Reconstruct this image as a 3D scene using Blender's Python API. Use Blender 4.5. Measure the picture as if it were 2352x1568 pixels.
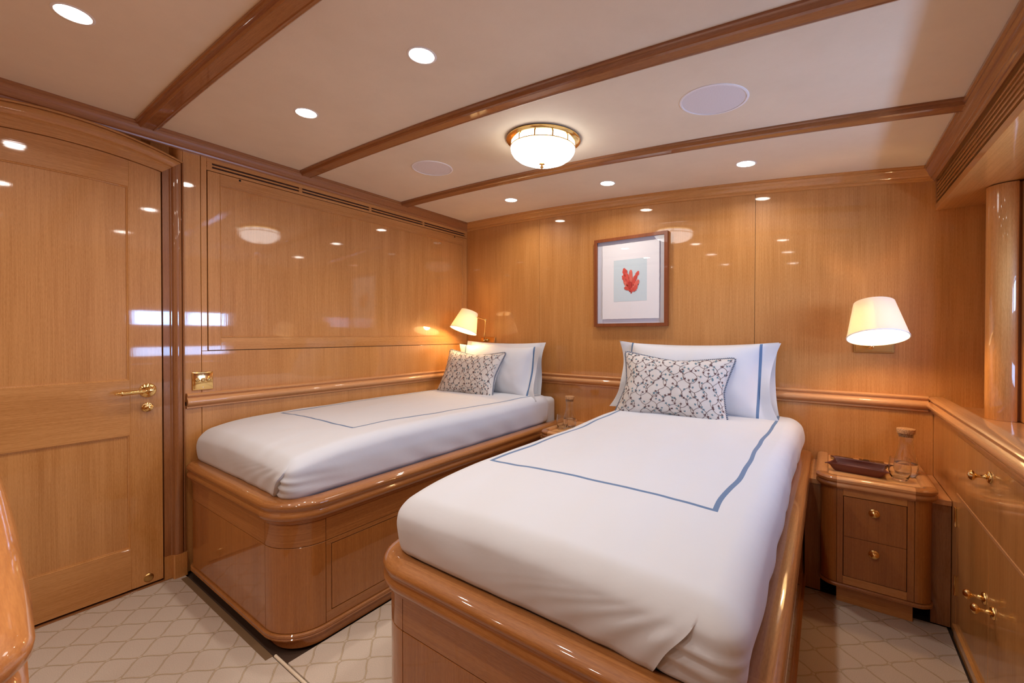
import bpy, bmesh, math, random
from mathutils import Vector, Matrix, noise
random.seed(7)
S = bpy.context.scene
COL = S.collection
PI = math.pi
for o in list(bpy.data.objects):
    bpy.data.objects.remove(o)

# ------------------------------------------------------------------ camera
F_PX = 985.0
cam = bpy.data.cameras.new('camera')
cam_o = bpy.data.objects.new('camera', cam); COL.objects.link(cam_o)
cam.sensor_width = 36.0; cam.sensor_fit = 'HORIZONTAL'
cam.lens = F_PX * 36.0 / 2352.0
cam.shift_y = -7.4 / 2352.0
cam.clip_start = 0.02
cam_o.location = (0, 0, 1.2)
cam_o.rotation_euler = (math.radians(89.5), 0, math.atan(724 / 985.0))
S.camera = cam_o

# ------------------------------------------------------------------ world, exposure
W = bpy.data.worlds.new('world'); S.world = W; W.use_nodes = True
bg = W.node_tree.nodes['Background']
bg.inputs[0].default_value = (0.50, 0.66, 1.0, 1); bg.inputs[1].default_value = 3.0
S.view_settings.view_transform = 'Standard'; S.view_settings.look = 'None'
S.view_settings.exposure = 0.10; S.view_settings.gamma = 1.0
S.view_settings.use_curve_mapping = False
try:
    S.cycles.use_denoising = True
    S.cycles.max_bounces = 16; S.cycles.diffuse_bounces = 5; S.cycles.glossy_bounces = 5
    S.cycles.transmission_bounces = 16; S.cycles.transparent_max_bounces = 12
    S.cycles.sample_clamp_indirect = 6.0
    S.cycles.caustics_reflective = False; S.cycles.caustics_refractive = True
except Exception:
    pass

def area(name, loc, rot, size, power, color, sy=None, spread=None, shape=None):
    l = bpy.data.lights.new(name, 'AREA'); l.energy = power; l.color = color; l.size = size
    if shape: l.shape = shape
    elif sy: l.shape = 'RECTANGLE'; l.size_y = sy
    if spread: l.spread = spread
    o = bpy.data.objects.new(name, l); COL.objects.link(o)
    o.location = loc; o.rotation_euler = rot
    return o
DAY = (0.36, 0.58, 1.0)
DAY_POWER = 19.0
area('daylight_upper', (0.86, 1.75, 1.385), (0, math.radians(96), 0), 0.15, DAY_POWER, DAY, 0.88)
area('daylight_lower', (0.86, 1.75, 1.01), (0, math.radians(96), 0), 0.10, DAY_POWER * 0.28, DAY, 0.88)

DOWN_W = 2.5; DOWN_C = (1.0, 0.93, 0.87)
DOME_E = 8.0; DOME_C = (1.0, 0.94, 0.88)
LAMP_W = 5.0; LAMP_C = (1.0, 0.62, 0.28)

# ------------------------------------------------------------------ materials
MATS = {}
def newmat(name):
    m = bpy.data.materials.new(name); m.use_nodes = True
    b = m.node_tree.nodes['Principled BSDF']
    MATS[name] = m
    return m, m.node_tree, b
def plain(name, col, rough=0.5, metal=0.0, coat=0.0, **k):
    m, t, b = newmat(name)
    b.inputs['Base Color'].default_value = (*col, 1); b.inputs['Roughness'].default_value = rough
    b.inputs['Metallic'].default_value = metal; b.inputs['Coat Weight'].default_value = coat
    for kk, v in k.items(): b.inputs[kk].default_value = v
    return m
def math_n(t, op, a, b=None, c=None):
    n = t.nodes.new('ShaderNodeMath'); n.operation = op
    for i, v in enumerate((a, b, c)):
        if v is None: continue
        if isinstance(v, (int, float)): n.inputs[i].default_value = v
        else: t.links.new(v, n.inputs[i])
    return n.outputs[0]
def wood(name, c1, c2, axis='Z', coat=1.0, fine=1.0, gloss=0.035):
    m, t, b = newmat(name)
    tc = t.nodes.new('ShaderNodeTexCoord')
    def stretched(across, along, detail, rough=0.55):
        mp = t.nodes.new('ShaderNodeMapping')
        s = [across] * 3
        if axis == 'H': s[0] = s[1] = along
        else: s['XYZ'.index(axis)] = along
        mp.inputs['Scale'].default_value = s
        t.links.new(tc.outputs['Object'], mp.inputs[0])
        n = t.nodes.new('ShaderNodeTexNoise'); n.inputs['Scale'].default_value = 1.0
        n.inputs['Detail'].default_value = detail; n.inputs['Roughness'].default_value = rough
        t.links.new(mp.outputs[0], n.inputs['Vector'])
        return n.outputs['Fac']
    f1 = stretched(240, 4.0, 3.0)
    f2 = stretched(14, 0.7, 3.0)
    f3 = stretched(620, 60.0, 1.0)
    mix = math_n(t, 'ADD', math_n(t, 'MULTIPLY', f1, 0.38), math_n(t, 'ADD', math_n(t, 'MULTIPLY', f2, 0.34), math_n(t, 'MULTIPLY', f3, 0.28)))
    cr = t.nodes.new('ShaderNodeValToRGB')
    cr.color_ramp.elements[0].position = 0.36; cr.color_ramp.elements[0].color = (*c2, 1)
    cr.color_ramp.elements[1].position = 0.60; cr.color_ramp.elements[1].color = (*c1, 1)
    t.links.new(mix, cr.inputs[0]); t.links.new(cr.outputs[0], b.inputs['Base Color'])
    b.inputs['Roughness'].default_value = 0.42
    b.inputs['Specular IOR Level'].default_value = 0.3
    b.inputs['Coat Weight'].default_value = coat; b.inputs['Coat Roughness'].default_value = gloss
    b.inputs['Coat IOR'].default_value = 1.5
    bp = t.nodes.new('ShaderNodeBump'); bp.inputs['Strength'].default_value = 0.02; bp.inputs['Distance'].default_value = 0.002
    t.links.new(f1, bp.inputs['Height'])
    t.links.new(bp.outputs[0], b.inputs['Coat Normal'])
    return m
C1, C2 = (0.585, 0.272, 0.080), (0.42, 0.170, 0.037)
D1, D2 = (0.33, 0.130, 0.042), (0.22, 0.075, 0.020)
G1, G2 = (0.64, 0.320, 0.130), (0.49, 0.220, 0.075)
M_V = wood('varnished_wood_vertical', C1, C2, 'Z')
M_Y = wood('varnished_wood_y', C1, C2, 'Y')
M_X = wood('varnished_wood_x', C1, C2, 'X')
M_GY = wood('rail_wood_y', G1, G2, 'Y')
M_GX = wood('rail_wood_x', G1, G2, 'X')
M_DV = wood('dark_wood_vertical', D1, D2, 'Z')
M_DY = wood('dark_wood_y', D1, D2, 'Y')
M_DX = wood('dark_wood_x', D1, D2, 'X')
M_CROWN = wood('crown_wood', (0.36, 0.145, 0.046), (0.25, 0.085, 0.022), 'Y', gloss=0.30)
M_BED = wood('bed_rail_wood', (0.40, 0.158, 0.042), (0.26, 0.088, 0.018), 'Y')
M_BEDX = wood('bed_rail_wood_x', (0.40, 0.158, 0.042), (0.26, 0.088, 0.018), 'X')
M_BV = wood('bed_panel_wood', (0.40, 0.150, 0.032), (0.27, 0.088, 0.014), 'Z')
M_BEDC = wood('bed_corner_wood', (0.40, 0.158, 0.042), (0.26, 0.088, 0.018), 'H')
M_TOP = wood('pale_tray_wood', (0.78, 0.42, 0.17), (0.66, 0.32, 0.11), 'X')
M_GAP = plain('shadow_gap', (0.035, 0.012, 0.006), 0.7)
M_BRASS = plain('polished_brass', (0.90, 0.62, 0.24), 0.12, 1.0)
M_BRASSD = plain('aged_brass', (0.55, 0.34, 0.12), 0.3, 1.0)
M_WHITE = plain('white_plastic', (0.78, 0.78, 0.80), 0.5)
M_RIM = plain('light_trim', (0.80, 0.78, 0.75), 0.4)
M_BLACK = plain('black_plastic', (0.01, 0.01, 0.012), 0.15)
M_LEATHER = plain('burgundy_leather', (0.105, 0.024, 0.015), 0.45)
M_LEATHERI = plain('burgundy_leather_inner', (0.20, 0.062, 0.042), 0.5)
M_WATER = plain('water', (1, 1, 1), 0.0, **{'Transmission Weight': 1.0, 'IOR': 1.33})
M_GLASS = plain('clear_glass', (0.98, 0.99, 0.99), 0.0, **{'Transmission Weight': 1.0, 'IOR': 1.45})
M_FRAME = wood('frame_wood', (0.27, 0.075, 0.022), (0.18, 0.045, 0.012), 'Z', coat=0.2)
M_MAT = plain('art_backing', (0.72, 0.74, 0.82), 0.8)
M_PAPER = plain('art_paper', (0.84, 0.82, 0.82), 0.8)
M_BLUEP = plain('art_blue_ground', (0.60, 0.70, 0.73), 0.8)
M_RED = [plain('coral_red_%d' % i, c, 0.8) for i, c in enumerate([(0.72, 0.10, 0.07), (0.66, 0.075, 0.05), (0.78, 0.17, 0.12), (0.50, 0.035, 0.025)])]
M_PLATE = plain('socket_plate', (0.40, 0.27, 0.10), 0.35, 1.0)

def pane_mat():
    m, t, b = newmat('thin_pane')
    t.nodes.remove(b)
    tr = t.nodes.new('ShaderNodeBsdfTransparent'); gl = t.nodes.new('ShaderNodeBsdfGlossy'); gl.inputs['Roughness'].default_value = 0.0
    mx = t.nodes.new('ShaderNodeMixShader'); mx.inputs[0].default_value = 0.06
    t.links.new(tr.outputs[0], mx.inputs[1]); t.links.new(gl.outputs[0], mx.inputs[2])
    t.links.new(mx.outputs[0], t.nodes['Material Output'].inputs[0])
    return m
M_PANE = pane_mat()

def emis(name, col, s):
    m, t, b = newmat(name)
    b.inputs['Base Color'].default_value = (0.8, 0.8, 0.8, 1)
    b.inputs['Emission Color'].default_value = (*col, 1); b.inputs['Emission Strength'].default_value = s
    b.inputs['Roughness'].default_value = 0.3
    return m
M_LED = emis('downlight_lens', (1.0, 0.93, 0.84), 26.0)
M_DOME = emis('dome_glass', DOME_C, DOME_E)

def noise_bump(t, b, scale, strength, dist, coord='Object', detail=4):
    tc = t.nodes.new('ShaderNodeTexCoord'); n = t.nodes.new('ShaderNodeTexNoise')
    n.inputs['Scale'].default_value = scale; n.inputs['Detail'].default_value = detail
    t.links.new(tc.outputs[coord], n.inputs['Vector'])
    bp = t.nodes.new('ShaderNodeBump'); bp.inputs['Strength'].default_value = strength; bp.inputs['Distance'].default_value = dist
    t.links.new(n.outputs['Fac'], bp.inputs['Height']); t.links.new(bp.outputs[0], b.inputs['Normal'])
    return tc, n
def ceiling_mat():
    m, t, b = newmat('ceiling_suede')
    b.inputs['Roughness'].default_value = 0.75
    tc, n = noise_bump(t, b, 140, 0.12, 0.002)
    n2 = t.nodes.new('ShaderNodeTexNoise'); n2.inputs['Scale'].default_value = 2.2; n2.inputs['Detail'].default_value = 8; n2.inputs['Roughness'].default_value = 0.7
    t.links.new(tc.outputs['Object'], n2.inputs['Vector'])
    cr = t.nodes.new('ShaderNodeValToRGB')
    cr.color_ramp.elements[0].position = 0.3; cr.color_ramp.elements[0].color = (0.72, 0.62, 0.47, 1)
    cr.color_ramp.elements[1].position = 0.7; cr.color_ramp.elements[1].color = (0.80, 0.70, 0.54, 1)
    t.links.new(n2.outputs['Fac'], cr.inputs[0]); t.links.new(cr.outputs[0], b.inputs['Base Color'])
    return m
M_CEIL = ceiling_mat()
def linen(name, col=(0.615, 0.625, 0.65), lines=None):
    """white cotton; lines = list of (kind, ...) blue tape stripes laid out in object space"""
    m, t, b = newmat(name)
    b.inputs['Roughness'].default_value = 0.75; b.inputs['Sheen Weight'].default_value = 0.15
    tc, n = noise_bump(t, b, 9, 0.10, 0.02, detail=5)
    b.inputs['Base Color'].default_value = (*col, 1)
    if lines:
        sx = t.nodes.new('ShaderNodeSeparateXYZ'); t.links.new(tc.outputs['Object'], sx.inputs[0])
        acc = lines(t, sx.outputs[0], sx.outputs[1], sx.outputs[2], tc)
        mx = t.nodes.new('ShaderNodeMix'); mx.data_type = 'RGBA'
        mx.inputs[6].default_value = (*col, 1); mx.inputs[7].default_value = (0.085, 0.165, 0.30, 1)
        t.links.new(acc, mx.inputs[0]); t.links.new(mx.outputs[2], b.inputs['Base Color'])
    return m
def band(t, v, c, hw):   # 1 where |v-c|<hw
    d = math_n(t, 'ABSOLUTE', math_n(t, 'SUBTRACT', v, c))
    return math_n(t, 'LESS_THAN', d, hw)
def duvet_lines(x0, x1, slope, y0):
    def fn(t, X, Y, Z, tc):
        wn = t.nodes.new('ShaderNodeTexNoise'); wn.inputs['Scale'].default_value = 2.6; wn.inputs['Detail'].default_value = 1
        t.links.new(tc.outputs['Object'], wn.inputs['Vector'])
        w = math_n(t, 'MULTIPLY', math_n(t, 'SUBTRACT', wn.outputs['Fac'], 0.5), 0.035)
        Xw = math_n(t, 'ADD', X, w); Yw = math_n(t, 'ADD', Y, w)
        Xr = math_n(t, 'SUBTRACT', Xw, math_n(t, 'MULTIPLY', math_n(t, 'SUBTRACT', Y, y0), slope))
        hw = 0.0068
        inY = math_n(t, 'GREATER_THAN', Yw, y0 - hw)
        inX = math_n(t, 'MULTIPLY', math_n(t, 'GREATER_THAN', Xw, x0 - hw), math_n(t, 'LESS_THAN', Xr, x1 + hw))
        a = math_n(t, 'MULTIPLY', math_n(t, 'MAXIMUM', band(t, Xw, x0, hw), band(t, Xr, x1, hw)), inY)
        c = math_n(t, 'MULTIPLY', band(t, Yw, y0, hw), inX)
        return math_n(t, 'MULTIPLY', math_n(t, 'MAXIMUM', a, c), math_n(t, 'GREATER_THAN', Z, 0.66))
    return fn
def sham_lines(px):
    def fn(t, X, Y, Z, tc):
        return math_n(t, 'LESS_THAN', math_n(t, 'ABSOLUTE', math_n(t, 'SUBTRACT', math_n(t, 'ABSOLUTE', X), px)), 0.0065)
    return fn
M_LINEN = linen('white_cotton')
M_CUSH = linen('cushion_linen', (0.60, 0.565, 0.53))
M_BLUE = plain('blue_cord', (0.055, 0.075, 0.125), 0.7)
M_CORDW = plain('pale_cord', (0.40, 0.42, 0.46), 0.7)
M_VINE = plain('vine_brown', (0.085, 0.035, 0.040), 0.8)
M_TEAL = plain('leaf_teal', (0.10, 0.19, 0.235), 0.8)
M_STITCH = plain('stitch', (0.55, 0.55, 0.62), 0.8)

def carpet_mat(name, ox, oy):
    m, t, b = newmat(name)
    b.inputs['Roughness'].default_value = 0.95; b.inputs['Specular IOR Level'].default_value = 0.1
    tc = t.nodes.new('ShaderNodeTexCoord'); sx = t.nodes.new('ShaderNodeSeparateXYZ')
    wn = t.nodes.new('ShaderNodeTexNoise'); wn.inputs['Scale'].default_value = 30; wn.inputs['Detail'].default_value = 2
    t.links.new(tc.outputs['Object'], wn.inputs['Vector'])
    jit = math_n(t, 'MULTIPLY', math_n(t, 'SUBTRACT', wn.outputs['Fac'], 0.5), 0.006)
    t.links.new(tc.outputs['Object'], sx.inputs[0])
    X = math_n(t, 'ADD', sx.outputs[0], jit); Y = math_n(t, 'ADD', sx.outputs[1], jit)
    P = 0.148
    a = math_n(t, 'SUBTRACT', math_n(t, 'DIVIDE', math_n(t, 'ADD', X, Y), P), ox)
    c = math_n(t, 'SUBTRACT', math_n(t, 'DIVIDE', math_n(t, 'SUBTRACT', X, Y), P), oy)
    # gently curved ogee lines
    a2 = math_n(t, 'ADD', a, math_n(t, 'MULTIPLY', math_n(t, 'SINE', math_n(t, 'MULTIPLY', c, 2 * PI)), 0.026))
    c2 = math_n(t, 'ADD', c, math_n(t, 'MULTIPLY', math_n(t, 'SINE', math_n(t, 'MULTIPLY', a, 2 * PI)), 0.026))
    u = math_n(t, 'ABSOLUTE', math_n(t, 'SUBTRACT', a2, math_n(t, 'ROUND', a2)))
    v = math_n(t, 'ABSOLUTE', math_n(t, 'SUBTRACT', c2, math_n(t, 'ROUND', c2)))
    d = math_n(t, 'SMOOTH_MIN', u, v, 0.14)
    r = math_n(t, 'SQRT', math_n(t, 'ADD', math_n(t, 'MULTIPLY', u, u), math_n(t, 'MULTIPLY', v, v)))
    mr = t.nodes.new('ShaderNodeMapRange'); mr.interpolation_type = 'SMOOTHSTEP'
    mr.inputs[1].default_value = 0.018; mr.inputs[2].default_value = 0.042; mr.inputs[3].default_value = 1; mr.inputs[4].default_value = 0
    t.links.new(d, mr.inputs[0])
    dot = math_n(t, 'LESS_THAN', r, 0.05)
    line = math_n(t, 'MULTIPLY', mr.outputs[0], math_n(t, 'SUBTRACT', 1.0, math_n(t, 'MULTIPLY', dot, 0.8)))
    pile = t.nodes.new('ShaderNodeTexNoise'); pile.inputs['Scale'].default_value = 420; pile.inputs['Detail'].default_value = 3
    t.links.new(tc.outputs['Object'], pile.inputs['Vector'])
    mx = t.nodes.new('ShaderNodeMix'); mx.data_type = 'RGBA'
    mx.inputs[6].default_value = (0.61, 0.51, 0.415, 1); mx.inputs[7].default_value = (0.48, 0.37, 0.24, 1)
    t.links.new(math_n(t, 'MULTIPLY', line, 0.85), mx.inputs[0])
    mm = t.nodes.new('ShaderNodeMix'); mm.data_type = 'RGBA'; mm.blend_type = 'MULTIPLY'; mm.inputs[0].default_value = 0.55
    t.links.new(mx.outputs[2], mm.inputs[6])
    cr = t.nodes.new('ShaderNodeValToRGB'); cr.color_ramp.elements[0].position = 0.25; cr.color_ramp.elements[0].color = (0.55, 0.55, 0.55, 1)
    cr.color_ramp.elements[1].position = 0.75; cr.color_ramp.elements[1].color = (1.25, 1.25, 1.25, 1)
    t.links.new(pile.outputs['Fac'], cr.inputs[0]); t.links.new(cr.outputs[0], mm.inputs[7])
    t.links.new(mm.outputs[2], b.inputs['Base Color'])
    h = math_n(t, 'SUBTRACT', math_n(t, 'MULTIPLY', pile.outputs['Fac'], 0.35), line)
    bp = t.nodes.new('ShaderNodeBump'); bp.inputs['Strength'].default_value = 0.5; bp.inputs['Distance'].default_value = 0.004
    t.links.new(h, bp.inputs['Height']); t.links.new(bp.outputs[0], b.inputs['Normal'])
    return m
def cork_mat():
    m, t, b = newmat('cork')
    tc, n = noise_bump(t, b, 300, 0.4, 0.001)
    cr = t.nodes.new('ShaderNodeValToRGB'); cr.color_ramp.elements[0].position = 0.35; cr.color_ramp.elements[0].color = (0.28, 0.12, 0.045, 1)
    cr.color_ramp.elements[1].position = 0.6; cr.color_ramp.elements[1].color = (0.66, 0.40, 0.20, 1)
    t.links.new(n.outputs['Fac'], cr.inputs[0]); t.links.new(cr.outputs[0], b.inputs['Base Color'])
    return m
M_CORK = cork_mat()
def shade_mat():
    m, t, b = newmat('shade_linen'); t.nodes.remove(b)
    di = t.nodes.new('ShaderNodeBsdfDiffuse'); di.inputs[0].default_value = (0.86, 0.80, 0.68, 1)
    tr = t.nodes.new('ShaderNodeBsdfTranslucent'); tr.inputs[0].default_value = (0.86, 0.76, 0.58, 1)
    mx = t.nodes.new('ShaderNodeMixShader'); mx.inputs[0].default_value = 0.30
    t.links.new(di.outputs[0], mx.inputs[1]); t.links.new(tr.outputs[0], mx.inputs[2])
    t.links.new(mx.outputs[0], t.nodes['Material Output'].inputs[0])
    return m
M_SHADE = shade_mat()

# ------------------------------------------------------------------ mesh helpers
def link(name, me, mat, parent=None, smooth=None):
    o = bpy.data.objects.new(name, me); COL.objects.link(o)
    if mat is not None:
        for mm in (mat if isinstance(mat, (list, tuple)) else [mat]): me.materials.append(mm)
    if smooth is not None:
        for p in me.polygons: p.use_smooth = True
        me.set_sharp_from_angle(angle=math.radians(smooth))
    if parent is not None:
        o.parent = parent
        o.matrix_parent_inverse = world_of(parent).inverted()
    return o
def world_of(o):
    m = Matrix.LocRotScale(o.location, o.rotation_euler, o.scale)
    if o.parent: m = world_of(o.parent) @ o.matrix_parent_inverse @ m
    return m
def from_bm(name, bm, mat, parent=None, smooth=35):
    bmesh.ops.remove_doubles(bm, verts=bm.verts, dist=1e-6)
    bmesh.ops.recalc_face_normals(bm, faces=bm.faces)
    me = bpy.data.meshes.new(name); bm.to_mesh(me); bm.free()
    return link(name, me, mat, parent, smooth)
def tag(o, label, cat, group=None):
    o['label'] = label; o['category'] = cat
    if group: o['group'] = group
    return o
def struct(o):
    o['kind'] = 'structure'; return o
def empty(name, loc=(0, 0, 0)):
    o = bpy.data.objects.new(name, None); COL.objects.link(o); o.location = loc; o.empty_display_size = 0.05
    return o
def b_box(bm, lo, hi, bev=0.0, seg=2):
    r = bmesh.ops.create_cube(bm, size=1.0)
    vs = r['verts']
    for v in vs:
        v.co = Vector([lo[i] + (v.co[i] + 0.5) * (hi[i] - lo[i]) for i in range(3)])
    if bev > 0:
        es = list({e for v in vs for e in v.link_edges})
        bmesh.ops.bevel(bm, geom=es, offset=bev, segments=seg, profile=0.5, affect='EDGES', clamp_overlap=True)
def box(name, lo, hi, mat, parent=None, bev=0.0012, seg=2):
    bm = bmesh.new(); b_box(bm, lo, hi, bev, seg)
    return from_bm(name, bm, mat, parent, None)
def b_sweep(bm, prof, path, mapf, closed=False, closed_prof=True, caps=True, dz=None):
    """prof: [(n, d)]; path: [(a, b)]; n is measured to the right of travel; mapf(a, b, d)->xyz"""
    N = len(path); rows = []
    for i, p in enumerate(path):
        p = Vector(p)
        if closed: pa, pb = Vector(path[i - 1]), Vector(path[(i + 1) % N])
        else: pa = Vector(path[max(i - 1, 0)]); pb = Vector(path[min(i + 1, N - 1)])
        d1 = (p - pa); d2 = (pb - p)
        if d1.length < 1e-9: d1 = d2
        if d2.length < 1e-9: d2 = d1
        d1.normalize(); d2.normalize()
        n1 = Vector((d1.y, -d1.x)); n2 = Vector((d2.y, -d2.x))
        n = (n1 + n2); n.normalize()
        n = n / max(0.35, n.dot(n1))
        row = []
        for (q, d) in prof:
            a = p + n * q
            x = mapf(a.x, a.y, d)
            if dz is not None: x = (x[0], x[1], x[2] + dz[i])
            row.append(bm.verts.new(x))
        rows.append(row)
    M = len(prof)
    rng = range(N) if closed else range(N - 1)
    for i in rng:
        r1, r2 = rows[i], rows[(i + 1) % N]
        for j in (range(M) if closed_prof else range(M - 1)):
            k = (j + 1) % M
            bm.faces.new((r1[j], r1[k], r2[k], r2[j]))
    if caps and not closed and closed_prof:
        bm.faces.new(rows[0]); bm.faces.new(rows[-1][::-1])
EJ = 0.003
def arcx(cx, cy, r, a0, a1, n, e=0.003):
    p = arc(cx, cy, r, a0, a1, n); s = 1 if a1 > a0 else -1
    t0 = (-math.sin(a0) * s, math.cos(a0) * s); t1 = (-math.sin(a1) * s, math.cos(a1) * s)
    return [(p[0][0] - t0[0] * e, p[0][1] - t0[1] * e)] + p + [(p[-1][0] + t1[0] * e, p[-1][1] + t1[1] * e)]
def XY(z0=0.0): return lambda a, b, d: (a, b, z0 + d)
def sweep(name, prof, path, mapf, mat, parent=None, closed=False, closed_prof=True, smooth=35, dz=None):
    bm = bmesh.new(); b_sweep(bm, prof, path, mapf, closed, closed_prof, True, dz)
    return from_bm(name, bm, mat, parent, smooth)
def b_lathe(bm, prof, n=32, mat4=None, cap=False):
    rings = []
    for (r, z) in prof:
        if r < 1e-6:
            rings.append([bm.verts.new((0, 0, z))])
        else:
            rings.append([bm.verts.new((r * math.cos(2 * PI * i / n), r * math.sin(2 * PI * i / n), z)) for i in range(n)])
    for a, b in zip(rings[:-1], rings[1:]):
        for i in range(n):
            k = (i + 1) % n
            if len(a) == 1 and len(b) == 1: continue
            if len(a) == 1: bm.faces.new((a[0], b[i], b[k]))
            elif len(b) == 1: bm.faces.new((a[i], a[k], b[0]))
            else: bm.faces.new((a[i], a[k], b[k], b[i]))
    if mat4 is not None:
        for rg in rings:
            for v in rg: v.co = mat4 @ v.co
def lathe(name, prof, mat, parent=None, n=32, mat4=None, smooth=40):
    bm = bmesh.new(); b_lathe(bm, prof, n, mat4)
    return from_bm(name, bm, mat, parent, smooth)
def b_tube(bm, pts, r, n=10, closed=False):
    pts = [Vector(p) for p in pts]; N = len(pts); rings = []
    up = None
    for i, p in enumerate(pts):
        if closed: t = pts[(i + 1) % N] - pts[i - 1]
        else: t = pts[min(i + 1, N - 1)] - pts[max(i - 1, 0)]
        t.normalize()
        if up is None:
            up = t.orthogonal()
        up = (up - t * up.dot(t)); up.normalize(); w = t.cross(up)
        rr = r[i] if isinstance(r, (list, tuple)) else r
        rings.append([bm.verts.new(p + (up * math.cos(2 * PI * k / n) + w * math.sin(2 * PI * k / n)) * rr) for k in range(n)])
    for i in (range(N) if closed else range(N - 1)):
        a, b = rings[i], rings[(i + 1) % N]
        for k in range(n):
            bm.faces.new((a[k], a[(k + 1) % n], b[(k + 1) % n], b[k]))
    if not closed:
        bm.faces.new(rings[0][::-1]); bm.faces.new(rings[-1])
def tube(name, pts, r, mat, parent=None, n=10, closed=False):
    bm = bmesh.new(); b_tube(bm, pts, r, n, closed)
    return from_bm(name, bm, mat, parent, 50)
def frame4(origin, zdir, xdir=None):
    z = Vector(zdir).normalized()
    x = Vector(xdir) if xdir is not None else z.orthogonal()
    x = (x - z * x.dot(z)).normalized(); y = z.cross(x)
    m = Matrix((x, y, z)).transposed().to_4x4(); m.translation = Vector(origin)
    return m
def arc(cx, cy, r, a0, a1, n):
    return [(cx + r * math.cos(a0 + (a1 - a0) * i / n), cy + r * math.sin(a0 + (a1 - a0) * i / n)) for i in range(n + 1)]
def dup(o, parent=None):
    c = o.copy(); COL.objects.link(c)
    if parent is not None: c.parent = parent
    for ch in [x for x in bpy.data.objects if x.parent == o]: dup(ch, c)
    return c

# ------------------------------------------------------------------ room constants
XL, XR, YB, YF = -2.6, 0.414, 2.87, -1.15
XW = 0.78                     # window wall behind the ledge
def cz(x): return 2.184 - 0.0203 * (max(x, -2.6) + 2.6) ** 2
LX = lambda a, b, d: (XL + d, a, b)        # on the left wall: a=Y, b=Z, d=depth into the room

# ------------------------------------------------------------------ floor, ceiling
struct(box('floor', (-2.9, -1.3, -0.08), (1.1, 3.1, -0.016), plain('subfloor', (0.055, 0.026, 0.012), 0.8), bev=0))
bm = bmesh.new()
xs = [-2.7 + 3.6 * i / 48 for i in range(49)]
for k in range(48):
    x0, x1 = xs[k], xs[k + 1]
    b = [bm.verts.new(p) for p in ((x0, -1.3, cz(x0)), (x1, -1.3, cz(x1)), (x1, 3.0, cz(x1)), (x0, 3.0, cz(x0)))]
    u = [bm.verts.new((v.co.x, v.co.y, v.co.z + 0.08)) for v in b]
    bm.faces.new(b[::-1]); bm.faces.new(u)
    bm.faces.new((b[0], b[1], u[1], u[0])); bm.faces.new((b[2], b[3], u[3], u[2]))
struct(from_bm('ceiling', bm, M_CEIL, smooth=60))

# carpets
def carpet(name, rects, mat):
    bm = bmesh.new()
    for lo, hi in rects: b_box(bm, (lo[0], lo[1], -0.016), (hi[0], hi[1], 0.0), 0.003, 2)
    return from_bm(name, bm, mat, None, 40)
c1 = tag(carpet('carpet', [((-2.595, YF, 0), (0.40, 0.752, 0))], carpet_mat('carpet_entry', 0.20, 0.02)), 'pale beige patterned carpet in front of the door and bed feet', 'carpet')
M_C2 = carpet_mat('carpet_inner', 0.26, 0.30)
c2 = tag(carpet('carpet', [((-1.584, 0.770, 0), (-1.074, 2.44, 0))], M_C2), 'pale beige patterned carpet strip in the gap between the two beds', 'carpet')
c3 = tag(carpet('carpet', [((-0.081, 0.770, 0), (0.402, 2.465, 0))], M_C2), 'pale beige patterned carpet at lower right, before the two-drawer nightstand', 'carpet')
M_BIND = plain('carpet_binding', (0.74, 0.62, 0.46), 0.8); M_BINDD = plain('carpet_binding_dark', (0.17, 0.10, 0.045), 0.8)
tube('binding', [(-1.66 + 2.0 * i / 20, 0.761, -0.004) for i in range(21)], 0.006, M_BIND, c1, 8)
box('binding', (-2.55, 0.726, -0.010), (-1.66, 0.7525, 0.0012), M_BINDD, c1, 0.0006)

# ------------------------------------------------------------------ back wall
wb = struct(box('wall_back', (-2.75, YB, -0.02), (1.0, YB + 0.1, 2.3), M_GAP, bev=0))
def panel_y(name, x0, x1, z0, z1, mat, parent, t=0.012, y=YB):
    return box(name, (x0, y - t, z0), (x1, y + 0.002, z1), mat, parent, 0.0012)
TB = 0.012
yb = YB   # visible faces stand at YB
wb.location.y = 0.0
for (x0, x1) in ((-2.598, -1.8335), (-1.8315, -0.3425), (-0.3405, XW)):
    # top edge follows the cambered ceiling
    bm = bmesh.new(); n = 12
    for k in range(n):
        a = x0 + (x1 - x0) * k / n; b = x0 + (x1 - x0) * (k + 1) / n
        q = [bm.verts.new((a, YB - 0.0, 0.86)), bm.verts.new((b, YB - 0.0, 0.86)), bm.verts.new((b, YB, cz(b) + .01)), bm.verts.new((a, YB, cz(a) + .01))]
        bm.faces.new(q)
    bmesh.ops.remove_doubles(bm, verts=bm.verts, dist=1e-5)
    r = bmesh.ops.extrude_face_region(bm, geom=list(bm.faces))
    for v in [g for g in r['geom'] if isinstance(g, bmesh.types.BMVert)]: v.co.y -= 0.012
    from_bm('panel', bm, M_V, wb, 30)
panel_y('panel', -2.598, XR, 0.0, 0.84, M_V, wb)
YBF = YB - 0.012

# chair rails: profile (n out of the wall, z)
RAIL = [(0, 0.826), (0.008, 0.826), (0.012, 0.829), (0.012, 0.834), (0.008, 0.837), (0.011, 0.840), (0.022, 0.845), (0.029, 0.853),
        (0.030, 0.862), (0.026, 0.871), (0.017, 0.877), (0.013, 0.882), (0.015, 0.886), (0.022, 0.890), (0.023, 0.896), (0.018, 0.901), (0.008, 0.903), (0, 0.903)]
# travel so that the room is on the right hand side
sweep('trim_1', RAIL, [(XL, 0.766), (XL, YBF)], XY(), M_GY)
sweep('trim_2', RAIL, [(XL + 0.03, YBF), (XR - 0.02, YBF)], XY(), M_GX)
for n_ in ('trim_1', 'trim_2'): struct(bpy.data.objects[n_])

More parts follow.
